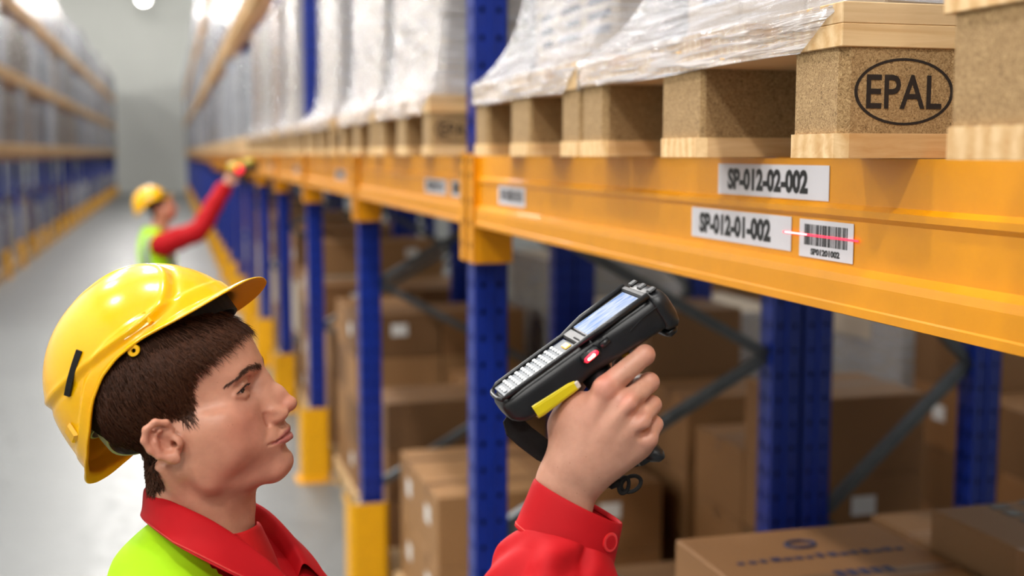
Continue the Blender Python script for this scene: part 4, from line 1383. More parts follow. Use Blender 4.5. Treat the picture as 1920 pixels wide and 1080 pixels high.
def make_scanner():
    root = empty('barcode_scanner'); root.matrix_world = SCM
    def part(name, m, mat, parent=None, smooth=False, bevel=0):
        o = m.build(name, mat, parent or root, smooth) if isinstance(m, MB) else link(name, mesh(name, m[0], m[1], mat, smooth), parent or root)
        return o
    mm = lambda *a: tuple(q * .001 for q in a)
    def box(lo, hi, b=.6): return MB().box(mm(*lo), mm(*hi), b * .001)
    body = loft([(-1, 18, -8, -22), (1, 23, -5, -27), (6, 26, -2, -32), (14, 28, -1, -36), (30, 29, 0, -38), (70, 29, 0, -37), (100, 30, 0, -36), (112, 33, .5, -36), (126, 37, 1.5, -36), (150, 38.5, 2, -37), (180, 39, 2, -39), (196, 39, 2, -40)])
    me = MB(); me.add(*body)
    b = part('body', me, 'black_rubber', smooth=True)
    m = MB(); m.add(*loft([(185, 39.6, 2.2, -41), (187, 41, 4, -43), (191, 41.5, 5, -44), (197, 41, 4.5, -45), (201, 38, 1.5, -42), (204, 31, -3, -35)], 32, 3.8))
    bumper = part('head_bumper', m, 'black_rubber', smooth=True)
    for yy in (-33, -6, 22):
        part('bumper_rib', box((189, yy, 3.5), (199, yy + 11, 6.6), 1.4), 'dark_plastic', bumper)
    part('scan_window', box((201, -20, -32), (205, 20, -12), .8), 'dark_plastic', bumper)
    m = MB(); m.add(*loft([(182, 28, -39, -48), (186, 31, -39, -52), (194, 30, -39, -51), (199, 24, -39, -46)], 24, 3)); part('lower_bumper', m, 'dark_plastic', bumper, True)
    # raised rails along both long edges, end lip
    for s in (-1, 1):
        pts = [(4, s * 22.5, 0), (12, s * 26, 2.0), (60, s * 27, 2.6), (98, s * 27.5, 2.8), (112, s * 31, 4), (128, s * 35, 5), (186, s * 36.5, 5.5)]
        part('edge_rail', MB().tube([mm(*q) for q in pts], [.0016, .0026, .0026, .0026, .003, .0034, .0034], 8), 'black_rubber', b, True)
    part('tail_lip', MB().tube([mm(4, -22, 0), mm(1.2, -12, .6), mm(.8, 0, .8), mm(1.2, 12, .6), mm(4, 22, 0)], .0024, 8), 'black_rubber', b, True)
    kp = part('keypad', box((7, -22, -1), (97, 22, 1.2), .5), 'keypad')
    k0 = box((-2.0, -2.6, 0), (2.0, 2.6, 1.8), .7).me('key', 'key')
    for r_ in range(10):
        for c_ in range(5):
            x = 12 + r_ * 7.6; y = -17.6 + c_ * 8.8
            if r_ == 0 and c_ in (0, 4): continue
            link('key', k0, kp, mm(x, y, 1.1))
    part('orange_key', box((87, -2, 1), (95, 14, 3.2), 1), 'key_orange', kp)
    part('screen_bridge', box((98.5, -27, -1), (111, 27, 4.2), 1.4), 'black_rubber')
    part('bridge_groove', box((102, 4, 4), (104, 24, 4.8), .4), 'dark', None)
    part('screen_bezel', box((111.5, -31.5, -1), (183, 31.5, 3.4), 1), 'dark_plastic')
    sc = MB(); sc.add([mm(114, -27, 3.9), mm(179, -27, 3.9), mm(179, 27, 3.9), mm(114, 27, 3.9), mm(114, -27, 3.0), mm(179, -27, 3.0), mm(179, 27, 3.0), mm(114, 27, 3.0)], [(0, 1, 2, 3), (4, 5, 6, 7), (0, 1, 5, 4), (1, 2, 6, 5), (2, 3, 7, 6), (3, 0, 4, 7)])
    part('screen', sc, 'screen')
    part('screen_hood', box((180, -34, 1), (187, 34, 6.4), 1.6), 'black_rubber')
    for x in (118, 132, 146, 160, 172):
        part('rail_notch', box((x, 34.2, 3.5), (x + 5, 38.2, 6.8), .4), 'dark', b)
    # lit scan button on the camera side and its twin on the far side
    for s in (1, -1):
        y0 = 35.4 * s
        rec = MB(); rec.tube([mm(92, y0 - s * 3.2, -13), mm(94, y0 - s * 3.0, -13), mm(112, y0 - s * 1.2, -10.6), mm(114, y0 - s * 1.0, -10.3)], [.003, .0062, .0062, .003], 16)
        p = part('button_recess', rec, 'dark_plastic', None, True)
        if s == 1:
            part('red_lamp', MB().tube([mm(93, y0 + 1.2, -13), mm(95, y0 + 1.6, -12.8), mm(102, y0 + 2.4, -11.9), mm(109, y0 + 2.9, -11), mm(112, y0 + 2.9, -10.6)], [.001, .003, .0035, .003, .001], 14), 'red_glow', p, True)
            part('lamp_core', MB().tube([mm(96, y0 + 3.9, -12.7), mm(97.5, y0 + 4.2, -12.5), mm(105, y0 + 5.0, -11.6), mm(107, y0 + 4.9, -11.3)], [.0005, .0016, .0019, .0005], 10), 'red_core', p, True)
            part('rocker', MB().tube([mm(116, y0 + .2, -9.8), mm(127, y0 + 1.4, -8.6)], .0036, 12), 'dark_plastic', p, True)
            ld = bpy.data.lights.new('scan_glow', 'POINT'); ld.energy = .005; ld.color = (1, .05, .08); ld.shadow_soft_size = .004
            lo = bpy.data.objects.new('scan_glow', ld); COL.objects.link(lo); lo.parent = p; lo.location = mm(102, y0 + 12, -11)
    # yellow strip along the belly, handle, trigger
    m = MB(); m.add(*loft([(24, 30.2, -19, -38.8), (29, 30.6, -19, -39.4), (68, 30.6, -22, -38.4), (75, 30.4, -24, -37.8)], 28, 5)); part('yellow_strip', m, 'yellow_plastic', smooth=False)
    part('strip_tab', box((73, 24, -35), (78, 31.2, -27), 1), 'harness_pale')
    part('side_seam', MB().tube([mm(150, 38.8, -14), mm(168, 39.4, -10), mm(186, 40.6, -9)], .0006, 6), 'dark', b)
    # handle hangs down through the fist (built in the hand frame, then brought into this one)
    inv = SCM.inverted() @ HM
    hpts = [inv @ (Vector(hp(*q)) * .001) for q in ((1112, 690, -12), (1140, 735, -14), (1172, 790, -15), (1205, 840, -16), (1222, 862, -17))]
    part('handle', MB().tube(hpts, [.018, .0145, .0135, .0135, .0145], 16), 'black_rubber', smooth=True)
    tp = [inv @ (Vector(hp(*q)) * .001) for q in ((1215, 843, -14), (1228, 852, -6), (1240, 856, -2), (1245, 857, 0))]
    part('handle_toe', MB().tube(tp, [.011, .010, .0065, .002], 12), 'black_rubber', smooth=True)
    tg = [inv @ (Vector(hp(*q)) * .001) for q in ((1172, 632, -4), (1170, 648, 0), (1172, 664, 0), (1180, 680, -4))]
    part('trigger', MB().tube(tg, [.003, .0046, .0046, .003], 10), 'amber_plastic', smooth=True)
    # strap from the tail to the handle
    def ribbon(path, width, th, wdir):
        V = []; F_ = []
        for q in path:
            c = inv @ (Vector(hp(*q)) * .001); d = (inv.to_3x3() @ Vector(wdir)).normalized()
            nrm = (inv.to_3x3() @ Vector((0.4, .4, .82))).normalized()
            for a, b_ in ((-1, -1), (1, -1), (1, 1), (-1, 1)): V.append(c + d * (a * width / 2) + nrm * (b_ * th / 2))
        for i in range(len(path) - 1):
            for k in range(4): F_.append((i * 4 + k, i * 4 + (k + 1) % 4, i * 4 + 4 + (k + 1) % 4, i * 4 + 4 + k))
        F_ += [(0, 1, 2, 3), tuple(len(V) - 4 + k for k in (3, 2, 1, 0))]
        return MB().add(V, F_)
    part('hand_strap', ribbon([(955, 775, -8), (962, 800, -10), (985, 822, -14), (1020, 850, -22), (1062, 872, -34), (1120, 880, -44), (1190, 872, -34), (1215, 862, -24)], .023, .0025, (-.55, -.83, .1)), 'strap')
    cord = [inv @ (Vector(hp(*q)) * .001) for q in ((1090, 880, -34), (1115, 905, -26), (1135, 917, -18), (1152, 909, -16), (1165, 905, -16))]
    cd = part('tether_cord', MB().tube(cord, [.003, .004, .0042, .0034, .0026], 8), 'strap', smooth=True)
    def loop(cx, cy, rx, ry, w, tilt):
        pts = []
        for a in np.linspace(0, 2 * math.pi, 20, endpoint=False):
            u, v = rx * math.cos(a), ry * math.sin(a); c, s = math.cos(tilt), math.sin(tilt)
            pts.append(inv @ (Vector(hp(cx + u * c - v * s, cy + u * s + v * c, w + 3 * math.sin(a))) * .001))
        return MB().tube(pts, .0022, 8, closed=True)
    part('cord_loop', loop(1186, 912, 20, 13, -16, -.5), 'strap', cd, True)
    part('cord_loop', loop(1172, 914, 9, 15, -14, .3), 'strap', cd, True)
    part('cord_toggle', MB().tube([inv @ (Vector(hp(*q)) * .001) for q in ((1138, 906, -15), (1150, 911, -13), (1162, 909, -13))], [.004, .006, .004], 10), 'strap', cd, True)
    tag(root, 'black rugged handheld barcode scanner with lit screen and red lamp, held in the raised hand', 'scanner')
    return root
make_scanner()

# ---------------------------------------------------------------- the raised right hand (mm in the hand frame)
def hand_volume(h=1.3):
    v = Vol((-92, -150, -62), (78, 100, 52), h)
    # forearm and wrist
    v.cap(hp(1036, 1040, -8), hp(1060, 905, -2), 33, 30.5, 10, flat=((0, 0, 1), .70))
    v.cap(hp(1050, 960, -4), hp(1078, 870, 4), 29, 28, 12, flat=((0, 0, 1), .62))
    mc = [((1064, 868, 6), (1133, 725, 17), 15.5, 12.5), ((1082, 872, 9), (1172, 752, 21), 16, 12.2), ((1098, 884, 7), (1196, 786, 17), 15.5, 11.8), ((1108, 898, 1), (1211, 820, 8), 14.5, 11.6)]
    for a, b, r0, r1 in mc: v.cap(hp(*a), hp(*b), r0, r1, 12)
    v.cap(hp(1100, 905, -8), hp(1200, 838, -4), 15, 13, 12)           # heel of the hand
    v.cap(hp(1060, 880, -10), hp(1056, 800, -14), 19, 14.5, 14)       # thumb root
    v.cap(hp(1056, 800, -14), hp(1072, 735, -26), 13.5, 11.5, 10)
    v.ell(hp(1085, 790, 2), (22, 32, 16), 14)                          # web between thumb and index
    v.blur(6)
    # thumb over the far side
    v.chain([hp(1072, 735, -26), hp(1104, 700, -44), hp(1140, 690, -50)], [11.5, 10.3, 8.5], 5)
    # fingers: knuckle, middle joint, then curled round the handle
    fg = [([(1131, 726, 18), (1207, 665, 6), (1198, 668, -16), (1170, 684, -32)], [12.6, 10.6, 9.6, 8.6]),
          ([(1172, 752, 21), (1218, 717, -2), (1205, 722, -28), (1172, 744, -38)], [12.0, 10.0, 9.3, 8.4]),
          ([(1196, 786, 17), (1224, 760, -6), (1208, 768, -30), (1176, 788, -38)], [11.4, 9.5, 8.8, 8.0]),
          ([(1211, 820, 9), (1229, 797, -8), (1214, 806, -28), (1188, 824, -36)], [10.4, 8.5, 7.8, 7.0])]
    for pts, rad in fg:
        f = Vol.__new__(Vol); f.__dict__.update(v.__dict__); f.d = np.full(v.n, 1e3, np.float32)
        f.chain([hp(*p) for p in pts], rad, 3)
        a, b, k = v.d, f.d, 4.0
        hh = np.clip(.5 + .5 * (a - b) / k, 0, 1); v.d = (a * (1 - hh) + b * hh - k * hh * (1 - hh)).astype(np.float32)
        p = pts[1]; v.ell((hp(*p)[0], hp(*p)[1], p[2] + rad[1] * .25), (rad[1] * .9,) * 3, 3)
    # knuckles, tendons
    for (x, y, w, r) in ((1132, 724, 23, 9), (1173, 751, 26.5, 8.6), (1197, 786, 22.5, 8), (1212, 820, 13, 7.6)): v.ell(hp(x, y, w), (r, r, r * .75), 6)
    for a, b in (((1092, 820, 16), (1130, 735, 26)), ((1110, 830, 18), (1168, 760, 29)), ((1122, 846, 15), (1190, 792, 25))): v.cap(hp(*a), hp(*b), 2.0, 2.4, 7)
    # valleys between the knuckles, creases on the joints
    for a, b in (((1178, 720, 25), (1152, 750, 36)), ((1200, 758, 21), (1180, 780, 34)), ((1216, 794, 12), (1199, 812, 25))): v.cap(hp(*a), hp(*b), 3.0, 2.0, 9, 'cut')
    return v
def hand_tone(V):
    c = np.tile([.63, .345, .245], (len(V), 1))
    def g(px, py, w, s):
        q = np.array(hp(px, py, w)); return np.exp(-(((V - q) / s) ** 2).sum(1))
    red = sum(a * g(x, y, w, s) for x, y, w, s, a in ((1132, 724, 24, 11, .9), (1173, 751, 27, 10, .9), (1197, 786, 22, 9, .8), (1212, 822, 13, 9, .7), (1210, 662, 8, 10, .8), (1221, 714, 0, 9, .7), (1226, 758, -4, 9, .7), (1231, 796, -6, 8, .6), (1100, 760, 14, 26, .3)))
    return c * (1 - np.clip(red, 0, 1)[:, None] * np.array([0, .26, .22]))

# ---------------------------------------------------------------- clothes
def tube_cloth(path, radii, nrm_hint, n=72, steps=None, fold=None, squash=None, sub=6):
    """sleeve or trouser leg: rings along a smooth path, folds as real relief"""
    P_ = [Vector(p) for p in path]
    pts = []; rr = []
    m = len(P_)
    for i in range(m - 1):
        p0, p1, p2, p3 = P_[max(i - 1, 0)], P_[i], P_[i + 1], P_[min(i + 2, m - 1)]
        for k in range(sub):
            t = k / sub
            pts.append(.5 * ((2 * p1) + (p2 - p0) * t + (2 * p0 - 5 * p1 + 4 * p2 - p3) * t * t + (3 * p1 - p0 - 3 * p2 + p3) * t ** 3))
            rr.append(radii[i] * (1 - t) + radii[i + 1] * t)
    pts.append(P_[-1]); rr.append(radii[-1])
    V = []; F_ = []
    up = Vector(nrm_hint)
    L = 0
    for i, p in enumerate(pts):
        d = (pts[min(i + 1, len(pts) - 1)] - pts[max(i - 1, 0)]).normalized()
        if i: L += (pts[i] - pts[i - 1]).length
        s = d.cross(up).normalized(); u = s.cross(d).normalized()
        for k in range(n):
            a = 2 * math.pi * k / n
            r = rr[i] + (fold(a, L, i / (len(pts) - 1)) if fold else 0)
            q = squash or 1
            V.append(p + s * (r * math.cos(a)) + u * (r * math.sin(a) * q))
    for i in range(len(pts) - 1):
        for k in range(n):
            F_.append((i * n + k, i * n + (k + 1) % n, (i + 1) * n + (k + 1) % n, (i + 1) * n + k))
    return V, F_
def cloth(name, V, F_, mat, parent, th=.0016, sub=1):
    o = link(name, mesh(name, V, F_, mat, True), parent)
    so = o.modifiers.new('thickness', 'SOLIDIFY'); so.thickness = th; so.offset = 0
    if sub:
        sb = o.modifiers.new('soft', 'SUBSURF'); sb.levels = sb.render_levels = sub
    return o
def band_cloth(name, rows, mat, parent, th=.002, sub=2, closed=False):
    n = len(rows[0]); V = [p for r in rows for p in r]; F_ = []
    for i in range(len(rows) - 1):
        for k in range(n if closed else n - 1):
            F_.append((i * n + k, i * n + (k + 1) % n, (i + 1) * n + (k + 1) % n, (i + 1) * n + k))
    return cloth(name, V, F_, mat, parent, th, sub)

def torso_volume(h=6, arms=True):
    """jacket body in the body frame (mm; x forward, y left, z up; origin at the base of the neck)"""
    v = Vol((-190, -270, -620), (190, 270, 60), h)
    v.ell((0, 0, -210), (112, 158, 190), 20)
    v.both('cap', (-14, 56, -20), (-6, 166, -76), 50, 55, 50)       # trapezius and shoulder
    v.ell((-40, 0, -120), (78, 140, 130), 40)
    v.ell((34, 0, -190), (82, 128, 120), 40)
    v.ell((0, 0, -420), (110, 150, 170), 60)
    v.ell((0, 0, -540), (112, 158, 80), 40)
    v.cap((-18, 0, -4), (-12, 0, -60), 70, 88, 40)
    return v
def legs_volume(hip_z, foot_z, h=8, stride=0):
    v = Vol((-170, -230, foot_z), (250, 230, hip_z + 120), h)
    v.ell((0, 0, hip_z + 20), (112, 158, 95), 20)
    for s in (-1, 1):
        v.chain([(0, s * 82, hip_z), (18, s * 92, (hip_z + foot_z) / 2 + 20), (-4, s * 98, foot_z + 95)], [92, 68, 58], 24)
        v.cap((-4, s * 98, foot_z + 100), (-4, s * 98, foot_z + 60), 58, 62, 10)
    return v
def boot(parent, Mx, s, foot_z):
    v = Vol((-110, -80, 0), (220, 80, 130), 6)
    v.cap((-10, 0, 100), (-10, 0, 40), 48, 50, 10); v.cap((-20, 0, 42), (120, 0, 36), 42, 40, 12); v.ell((140, 0, 34), (54, 46, 32), 12)
    v.apply(lambda x, y, z: z - 8 + 0 * x + 0 * y, (-110, -80, 0), (220, 80, 8), 0, 'cut')
    V, Fq = v.nets(); V = relax(V, Fq, 2, .5)
    V = V + np.array([-4, s * 98, foot_z])
    b = link('boot', np_mesh('boot', xf(V * .001, Mx), Fq, 'strap'), parent)
    so = MB().prism([(-66, -42), (40, -44), (150, -46), (192, -26), (196, 0), (192, 26), (150, 46), (40, 44), (-66, 42), (-78, 0)], 0, 14)
    link('sole', mesh('sole', xf((np.array(so.v) + np.array([-4, s * 98, foot_z])) * .001, Mx), so.f, 'dark'), b)
def masked(V, Fq, keep, off, N):
    fm = keep[Fq].all(1); used = np.unique(Fq[fm]); mp = np.full(len(V), -1); mp[used] = np.arange(len(used))
    return V[used] + N[used] * off, mp[Fq[fm]]
# ---------------------------------------------------------------- the worker in front, assembled
HEAD_M = head_matrix()
HAT_M = Matrix.Translation(at(311, 715, 1.345)) @ Matrix.Rotation(math.radians(-18), 4, 'Z') @ Matrix.Rotation(math.radians(-36), 4, 'Y') @ Matrix.Rotation(math.radians(-6), 4, 'X')
NECK = HEAD_M @ Vector((-.030, 0, -.150))
BODY_M = Matrix.Translation(NECK + Vector((-.004, 0, -.012))) @ Matrix.Rotation(math.radians(-10), 4, 'Z')
def make_worker():
    root = empty('person', (NECK.x, NECK.y, 0))
    bpy.context.view_layer.update()
    inv = root.matrix_world.inverted()
    inv = Matrix.Translation((-NECK.x, -NECK.y, 0))
    HMx, HDx, BMx = inv @ HEAD_M, inv @ HM, inv @ BODY_M
    rel = lambda p: inv @ Vector(p)
    # skin: head and neck, raised hand and forearm, covered trunk
    v = head_volume(1.5); add_neck(v)
    V, Fq = v.nets(); V = relax(V, Fq, 1, .4); T = head_tone(V); V = head_warp(V)
    hv = hand_volume(); V2, F2 = hv.nets(); V2 = relax(V2, F2, 1, .45); T2 = hand_tone(V2)
    tv = torso_volume(9); V3, F3 = tv.nets(-20); T3 = np.tile([.60, .34, .235], (len(V3), 1))
    A = [xf(V * .001, HMx), xf(V2 * .001, HDx), xf(V3 * .001 * .93, BMx)]
    n1, n2 = len(V), len(V) + len(V2)
    link('body', np_mesh('body', np.concatenate(A), np.concatenate([Fq, F2 + n1, F3 + n2]), 'skin', True, np.concatenate([T, T2, T3])), root)
    make_hair(V, Fq, 11000, 5, HMx, root, (inv @ HAT_M))
    make_brows_eyes(V, Fq, HMx, root)
    # jacket body and high-visibility vest
    tv = torso_volume(6); V, Fq = tv.nets(-3); V = relax(V, Fq, 3, .5)
    N = vnormals(V, Fq)
    x, y, z = V.T
    keep = z < 40
    Vj, Fj = masked(V, Fq, (np.abs(x) < 500) & (z < 164), 0, N)
    link('jacket', np_mesh('jacket', xf(Vj * .001, BMx), Fj, 'red_cloth'), root)
    wr = 2.2 * np.sin(x * .06 + y * .045 + 1.5 * np.sin(z * .03)) + 1.4 * np.sin(z * .11 + y * .08)
    vm = (np.abs(y) < 176 + 0 * z) & (z < 152) & ~((x > 5) & (np.abs(y) < 58 + (x - 5) * .1 - (z + 40) * -.22) & (z > -260) & (x > 20 + 0 * z) & (np.abs(y) < np.interp(z, [-260, -20], [0, 56])))
    Vv, Fv = masked(V + N * wr[:, None] * .5, Fq, vm, 7, N)
    ve = link('vest', np_mesh('vest', xf(Vv * .001, BMx), Fv, 'vest'), root)
    for name, mk in (('reflective_strip', vm & (np.abs(np.abs(y) - 146) < 20) & (z < -8)), ('waist_strip', vm & (np.abs(z + 380) < 26))):
        Vs, Fs = masked(V + N * wr[:, None] * .5, Fq, mk, 8.3, N)
        link(name, np_mesh(name, xf(Vs * .001, BMx), Fs, 'reflective'), ve)
    tt = [(425, 1003, 1.285), (452, 1003, 1.272), (482, 990, 1.295), (490, 984, 1.345), (486, 978, 1.395)]
    tb = [(455, 1125, 1.28), (490, 1125, 1.262), (528, 1120, 1.29), (540, 1115, 1.345), (535, 1110, 1.40)]
    ta = [rel(at(*q)) for q in tt]; tb = [rel(at(*q)) for q in tb]
    band_cloth('shirt_front', [[a + Vector((-.004, 0, .001)) for a in ta], ta, [a.lerp(b, .12) for a, b in zip(ta, tb)], [a.lerp(b, .5) + Vector((.004, 0, 0)) for a, b in zip(ta, tb)], tb], 'red_tee', root, .002, 2)
    # t-shirt neckband
    rows = []
    for z_, r_ in ((-8, 1.03), (4, 1.0), (14, .985), (16, .96)):
        ring = []
        for k in range(40):
            a = 2 * math.pi * k / 40
            ring.append(BMx @ Vector(((16 + 58 * r_ * math.cos(a)) * .001, 57 * r_ * math.sin(a) * .001, (z_ - 14 - 14 * math.cos(a)) * .001)))
        rows.append(ring)
    band_cloth('shirt_neckband', rows, 'red_tee', root, .002, 1, True)
    # fold-down collar
    top = [(548, 1092, 1.262), (500, 1046, 1.262), (437, 999, 1.266), (390, 968, 1.268), (333, 943, 1.281), (284, 919, 1.306), (270, 911, 1.362), (310, 912, 1.425), (400, 922, 1.445), (478, 938, 1.430), (516, 975, 1.41), (548, 1018, 1.395), (566, 1058, 1.38)]
    low = [(522, 1120, 1.235), (478, 1098, 1.228), (431, 1077, 1.222), (378, 1050, 1.224), (324, 1022, 1.240), (276, 984, 1.280), (252, 962, 1.365), (300, 950, 1.455), (420, 955, 1.485), (520, 985, 1.472), (562, 1015, 1.455), (600, 1056, 1.43), (618, 1096, 1.41)]
    tp = [rel(at(*q)) for q in top]; lw = [rel(at(*q)) for q in low]
    ax0 = rel(NECK)
    rows = []
    bulge = lambda a, b, t, o: a.lerp(b, t) + (((a.lerp(b, t) - ax0) * Vector((1, 1, 0))).normalized() * o)
    inn = [a + (Vector((ax0.x, ax0.y, a.z)) - a).normalized() * .006 + Vector((0, 0, -.026)) for a in tp]
    for t, o in ((0, 0), (.25, -.001), (.5, .001), (.75, .003), (.93, .004), (1, .0015)):
        rows.append([bulge(l_, t_, t, o) for l_, t_ in zip(lw, tp)])
    rows.append([a.lerp(b, .25) for a, b in zip(tp, inn)]); rows.append(inn)
    co = band_cloth('collar', rows, 'red_cloth', root, .0022, 2)
    st = [bulge(l_, t_, .10, .0024) for l_, t_ in list(zip(lw, tp))[1:6]]
    band = MB().tube([p for p in st], .0006, 6); band.build('stitching', 'stitch', co, True)
    # jacket front on the far side with its zip edge
    fr = [(478, 972, 1.43), (492, 1012, 1.40), (510, 1062, 1.37), (565, 1135, 1.35)]
    fr2 = [(516, 985, 1.475), (560, 1024, 1.455), (606, 1064, 1.435), (655, 1135, 1.41)]
    ra = [rel(at(*q)) for q in fr]; rb = [rel(at(*q)) for q in fr2]
    fa = band_cloth('jacket_front', [ra, [a.lerp(b, .5) + Vector((.006, 0, .004)) for a, b in zip(ra, rb)], rb], 'red_cloth', root, .002, 2)
    MB().tube([a.lerp(b, .72) + Vector((.004, -.001, .004)) for a, b in zip(ra, rb)], .0009, 6).build('front_seam', 'harness_pale', fa, True)
    # raised sleeve: cuff, button, sleeve
    cu_t = (rel(at(1003, 898, 1.27)), rel(at(1166, 981, 1.27))); cu_b = (rel(at(966, 986, 1.262)), rel(at(1146, 1076, 1.262)))
    toC = inv.to_3x3() @ (-AX_F)
    def ring(a, b, q, depth, n=48, fold=None):
        c = (a + b) / 2; s = (b - a) / 2; out = []
        for k in range(n):
            t = 2 * math.pi * k / n
            e = 1 + (fold(t) if fold else 0)
            out.append(c + s * math.cos(t) * q * e + toC * (depth * math.sin(t) * q * e))
        return out
    rows = [ring(cu_t[0].lerp(cu_b[0], t), cu_t[1].lerp(cu_b[1], t), q, .036) for t, q in ((.10, .955), (0, .985), (.0, 1), (.05, 1.01), (.5, 1.0), (.92, 1.0), (.97, 1.012), (1.0, 1.0))]
    cf = band_cloth('cuff', rows, 'red_cloth', root, .002, 1, True)
    rr = ring(cu_t[0].lerp(cu_b[0], .93), cu_t[1].lerp(cu_b[1], .93), 1.022, .036)
    MB().tube(rr, .0006, 6, closed=True).build('stitching', 'stitch', cf, True)
    bc = cu_t[0].lerp(cu_b[0], .62).lerp(cu_t[1].lerp(cu_b[1], .62), .93)
    bn = (toC * .75 + (inv.to_3x3() @ AX_R) * .66).normalized()
    bc = rel(at(1139, 1010, 1.262)) + toC * .0165
    b = MB().tube([bc, bc + bn * .0028, bc + bn * .0032], [.0102, .0102, .0092], 24).build('cuff_button', 'button', cf, False)
    MB().tube([bc + bn * .0030, bc + bn * .0034], [.0074, .007], 20).build('button_dish', 'red_cloth', b)
    mm_ = MB(); mm_.tube([bc - (inv.to_3x3() @ AX_R) * .016 + bn * .001 - toC * .002, bc - (inv.to_3x3() @ AX_R) * .008 + bn * .001 + Vector((0, 0, -.001))], .0012, 6); mm_.build('buttonhole', 'stitch', cf, True)
    wrist = (cu_b[0] + cu_b[1]) / 2
    elbow = rel(at(960, 1370, 1.19))
    shoulder = BMx @ Vector((-.004, -.172, -.082))
    def fold(a, L, t):
        g = .0
        near_cuff = math.exp(-L / .05)
        g += .006 * math.sin(a * 5 + 1.2) * min(1, L / .02) * math.exp(-L / .16)
        g += .005 * math.exp(-((L - .05) / .04) ** 2) * (1 + .4 * math.sin(a * 3))
        g += .0035 * math.sin(a * 9 + 3 * math.sin(L * 30)) * min(1, L / .03) * math.exp(-L / .2)
        g += .003 * math.sin(L * 70 + 4.0 * math.sin(a * 2 + .6)) * min(1, L / .06)
        g += .002 * math.sin(L * 120 + a * 5) * min(1, L / .05)
        g -= .008 * math.exp(-((a - 1.95) / .13) ** 2) * math.exp(-L / .07)
        return g
    dirw = (cu_b[1] - cu_b[0]).normalized()
    V, F_ = tube_cloth([wrist + (cu_t[0] + cu_t[1] - cu_b[0] - cu_b[1]) * .03, wrist.lerp(elbow, .16), wrist.lerp(elbow, .5), elbow.lerp(wrist, .12), elbow.lerp(shoulder, .12), elbow.lerp(shoulder, .5), shoulder], [.050, .058, .062, .062, .066, .072, .078], toC, 96, fold=fold, squash=.86, sub=14)
    cloth('sleeve', V, F_, 'red_cloth', root, .0016, 1)
    # left arm hangs down
    sh = BMx @ Vector((-.004, .172, -.082)); el = BMx @ Vector((.02, .215, -.37)); wr_ = BMx @ Vector((.09, .20, -.60))
    V, F_ = tube_cloth([sh, sh.lerp(el, .5), el, el.lerp(wr_, .5), wr_], [.078, .068, .06, .054, .046], (1, 0, 0), 48, fold=lambda a, L, t: .004 * math.sin(L * 60 + 2 * math.sin(a)), sub=8)
    cloth('sleeve', V, F_, 'red_cloth', root, .0016, 1)
    hv = Vol((-50, -40, -130), (60, 40, 30), 3)
    hv.cap((0, 0, 20), (4, 0, -20), 27, 28, 6, flat=((0, 1, 0), .7)); hv.ell((6, 0, -42), (38, 15, 40), 10)
    for i, (fx, ln) in enumerate(((28, 34), (12, 42), (-4, 38), (-20, 28))): hv.chain([(fx, 0, -66), (fx + 4, -4, -66 - ln * .55), (fx + 4, -14, -66 - ln)], [9.5, 8.5, 7.5], 3)
    hv.chain([(30, -4, -20), (48, -10, -48), (50, -14, -72)], [13, 10.5, 8.5], 6)
    Vh, Fh = hv.nets(); Vh = relax(Vh, Fh, 2, .5)
    Mh = Matrix.Translation(wr_) @ Matrix.Rotation(math.radians(-18), 4, 'Y')
    link('hanging_hand', np_mesh('hanging_hand', xf(Vh * .001, Mh), Fh, 'skin', True, np.tile([.60, .32, .22], (len(Vh), 1))), root)
    # trousers and boots
    bz = BMx.translation.z * 1000
    lv = legs_volume(-560, -bz + 6, 9); Vl, Fl = lv.nets(); Vl = relax(Vl, Fl, 3, .5)
    Nl = vnormals(Vl, Fl); Vl = Vl + Nl * (2.5 * np.sin(Vl[:, 2] * .05 + 2 * np.sin(Vl[:, 1] * .03)))[:, None]
    link('trousers', np_mesh('trousers', xf(Vl * .001, BMx), Fl, 'trouser'), root)
    for s in (-1, 1): boot(root, BMx, s, -bz + .5)
    tag(root, 'man in yellow hard hat, red jacket and lime vest raising a scanner in front', 'person', 'warehouse workers')
    return root
make_worker()
bpy.context.view_layer.update()
_bm = [o for o in bpy.data.objects['person'].children if o.name.startswith('body')][0]
_hv = np.empty(len(_bm.data.vertices) * 3); _bm.data.vertices.foreach_get('co', _hv)
make_helmet(HAT_M, 'glossy yellow hard hat on the man in front, tipped back with grey harness inside', 'hard hats', head=xf(_hv.reshape(-1, 3), HAT_M.inverted() @ _bm.matrix_world) * 1000)
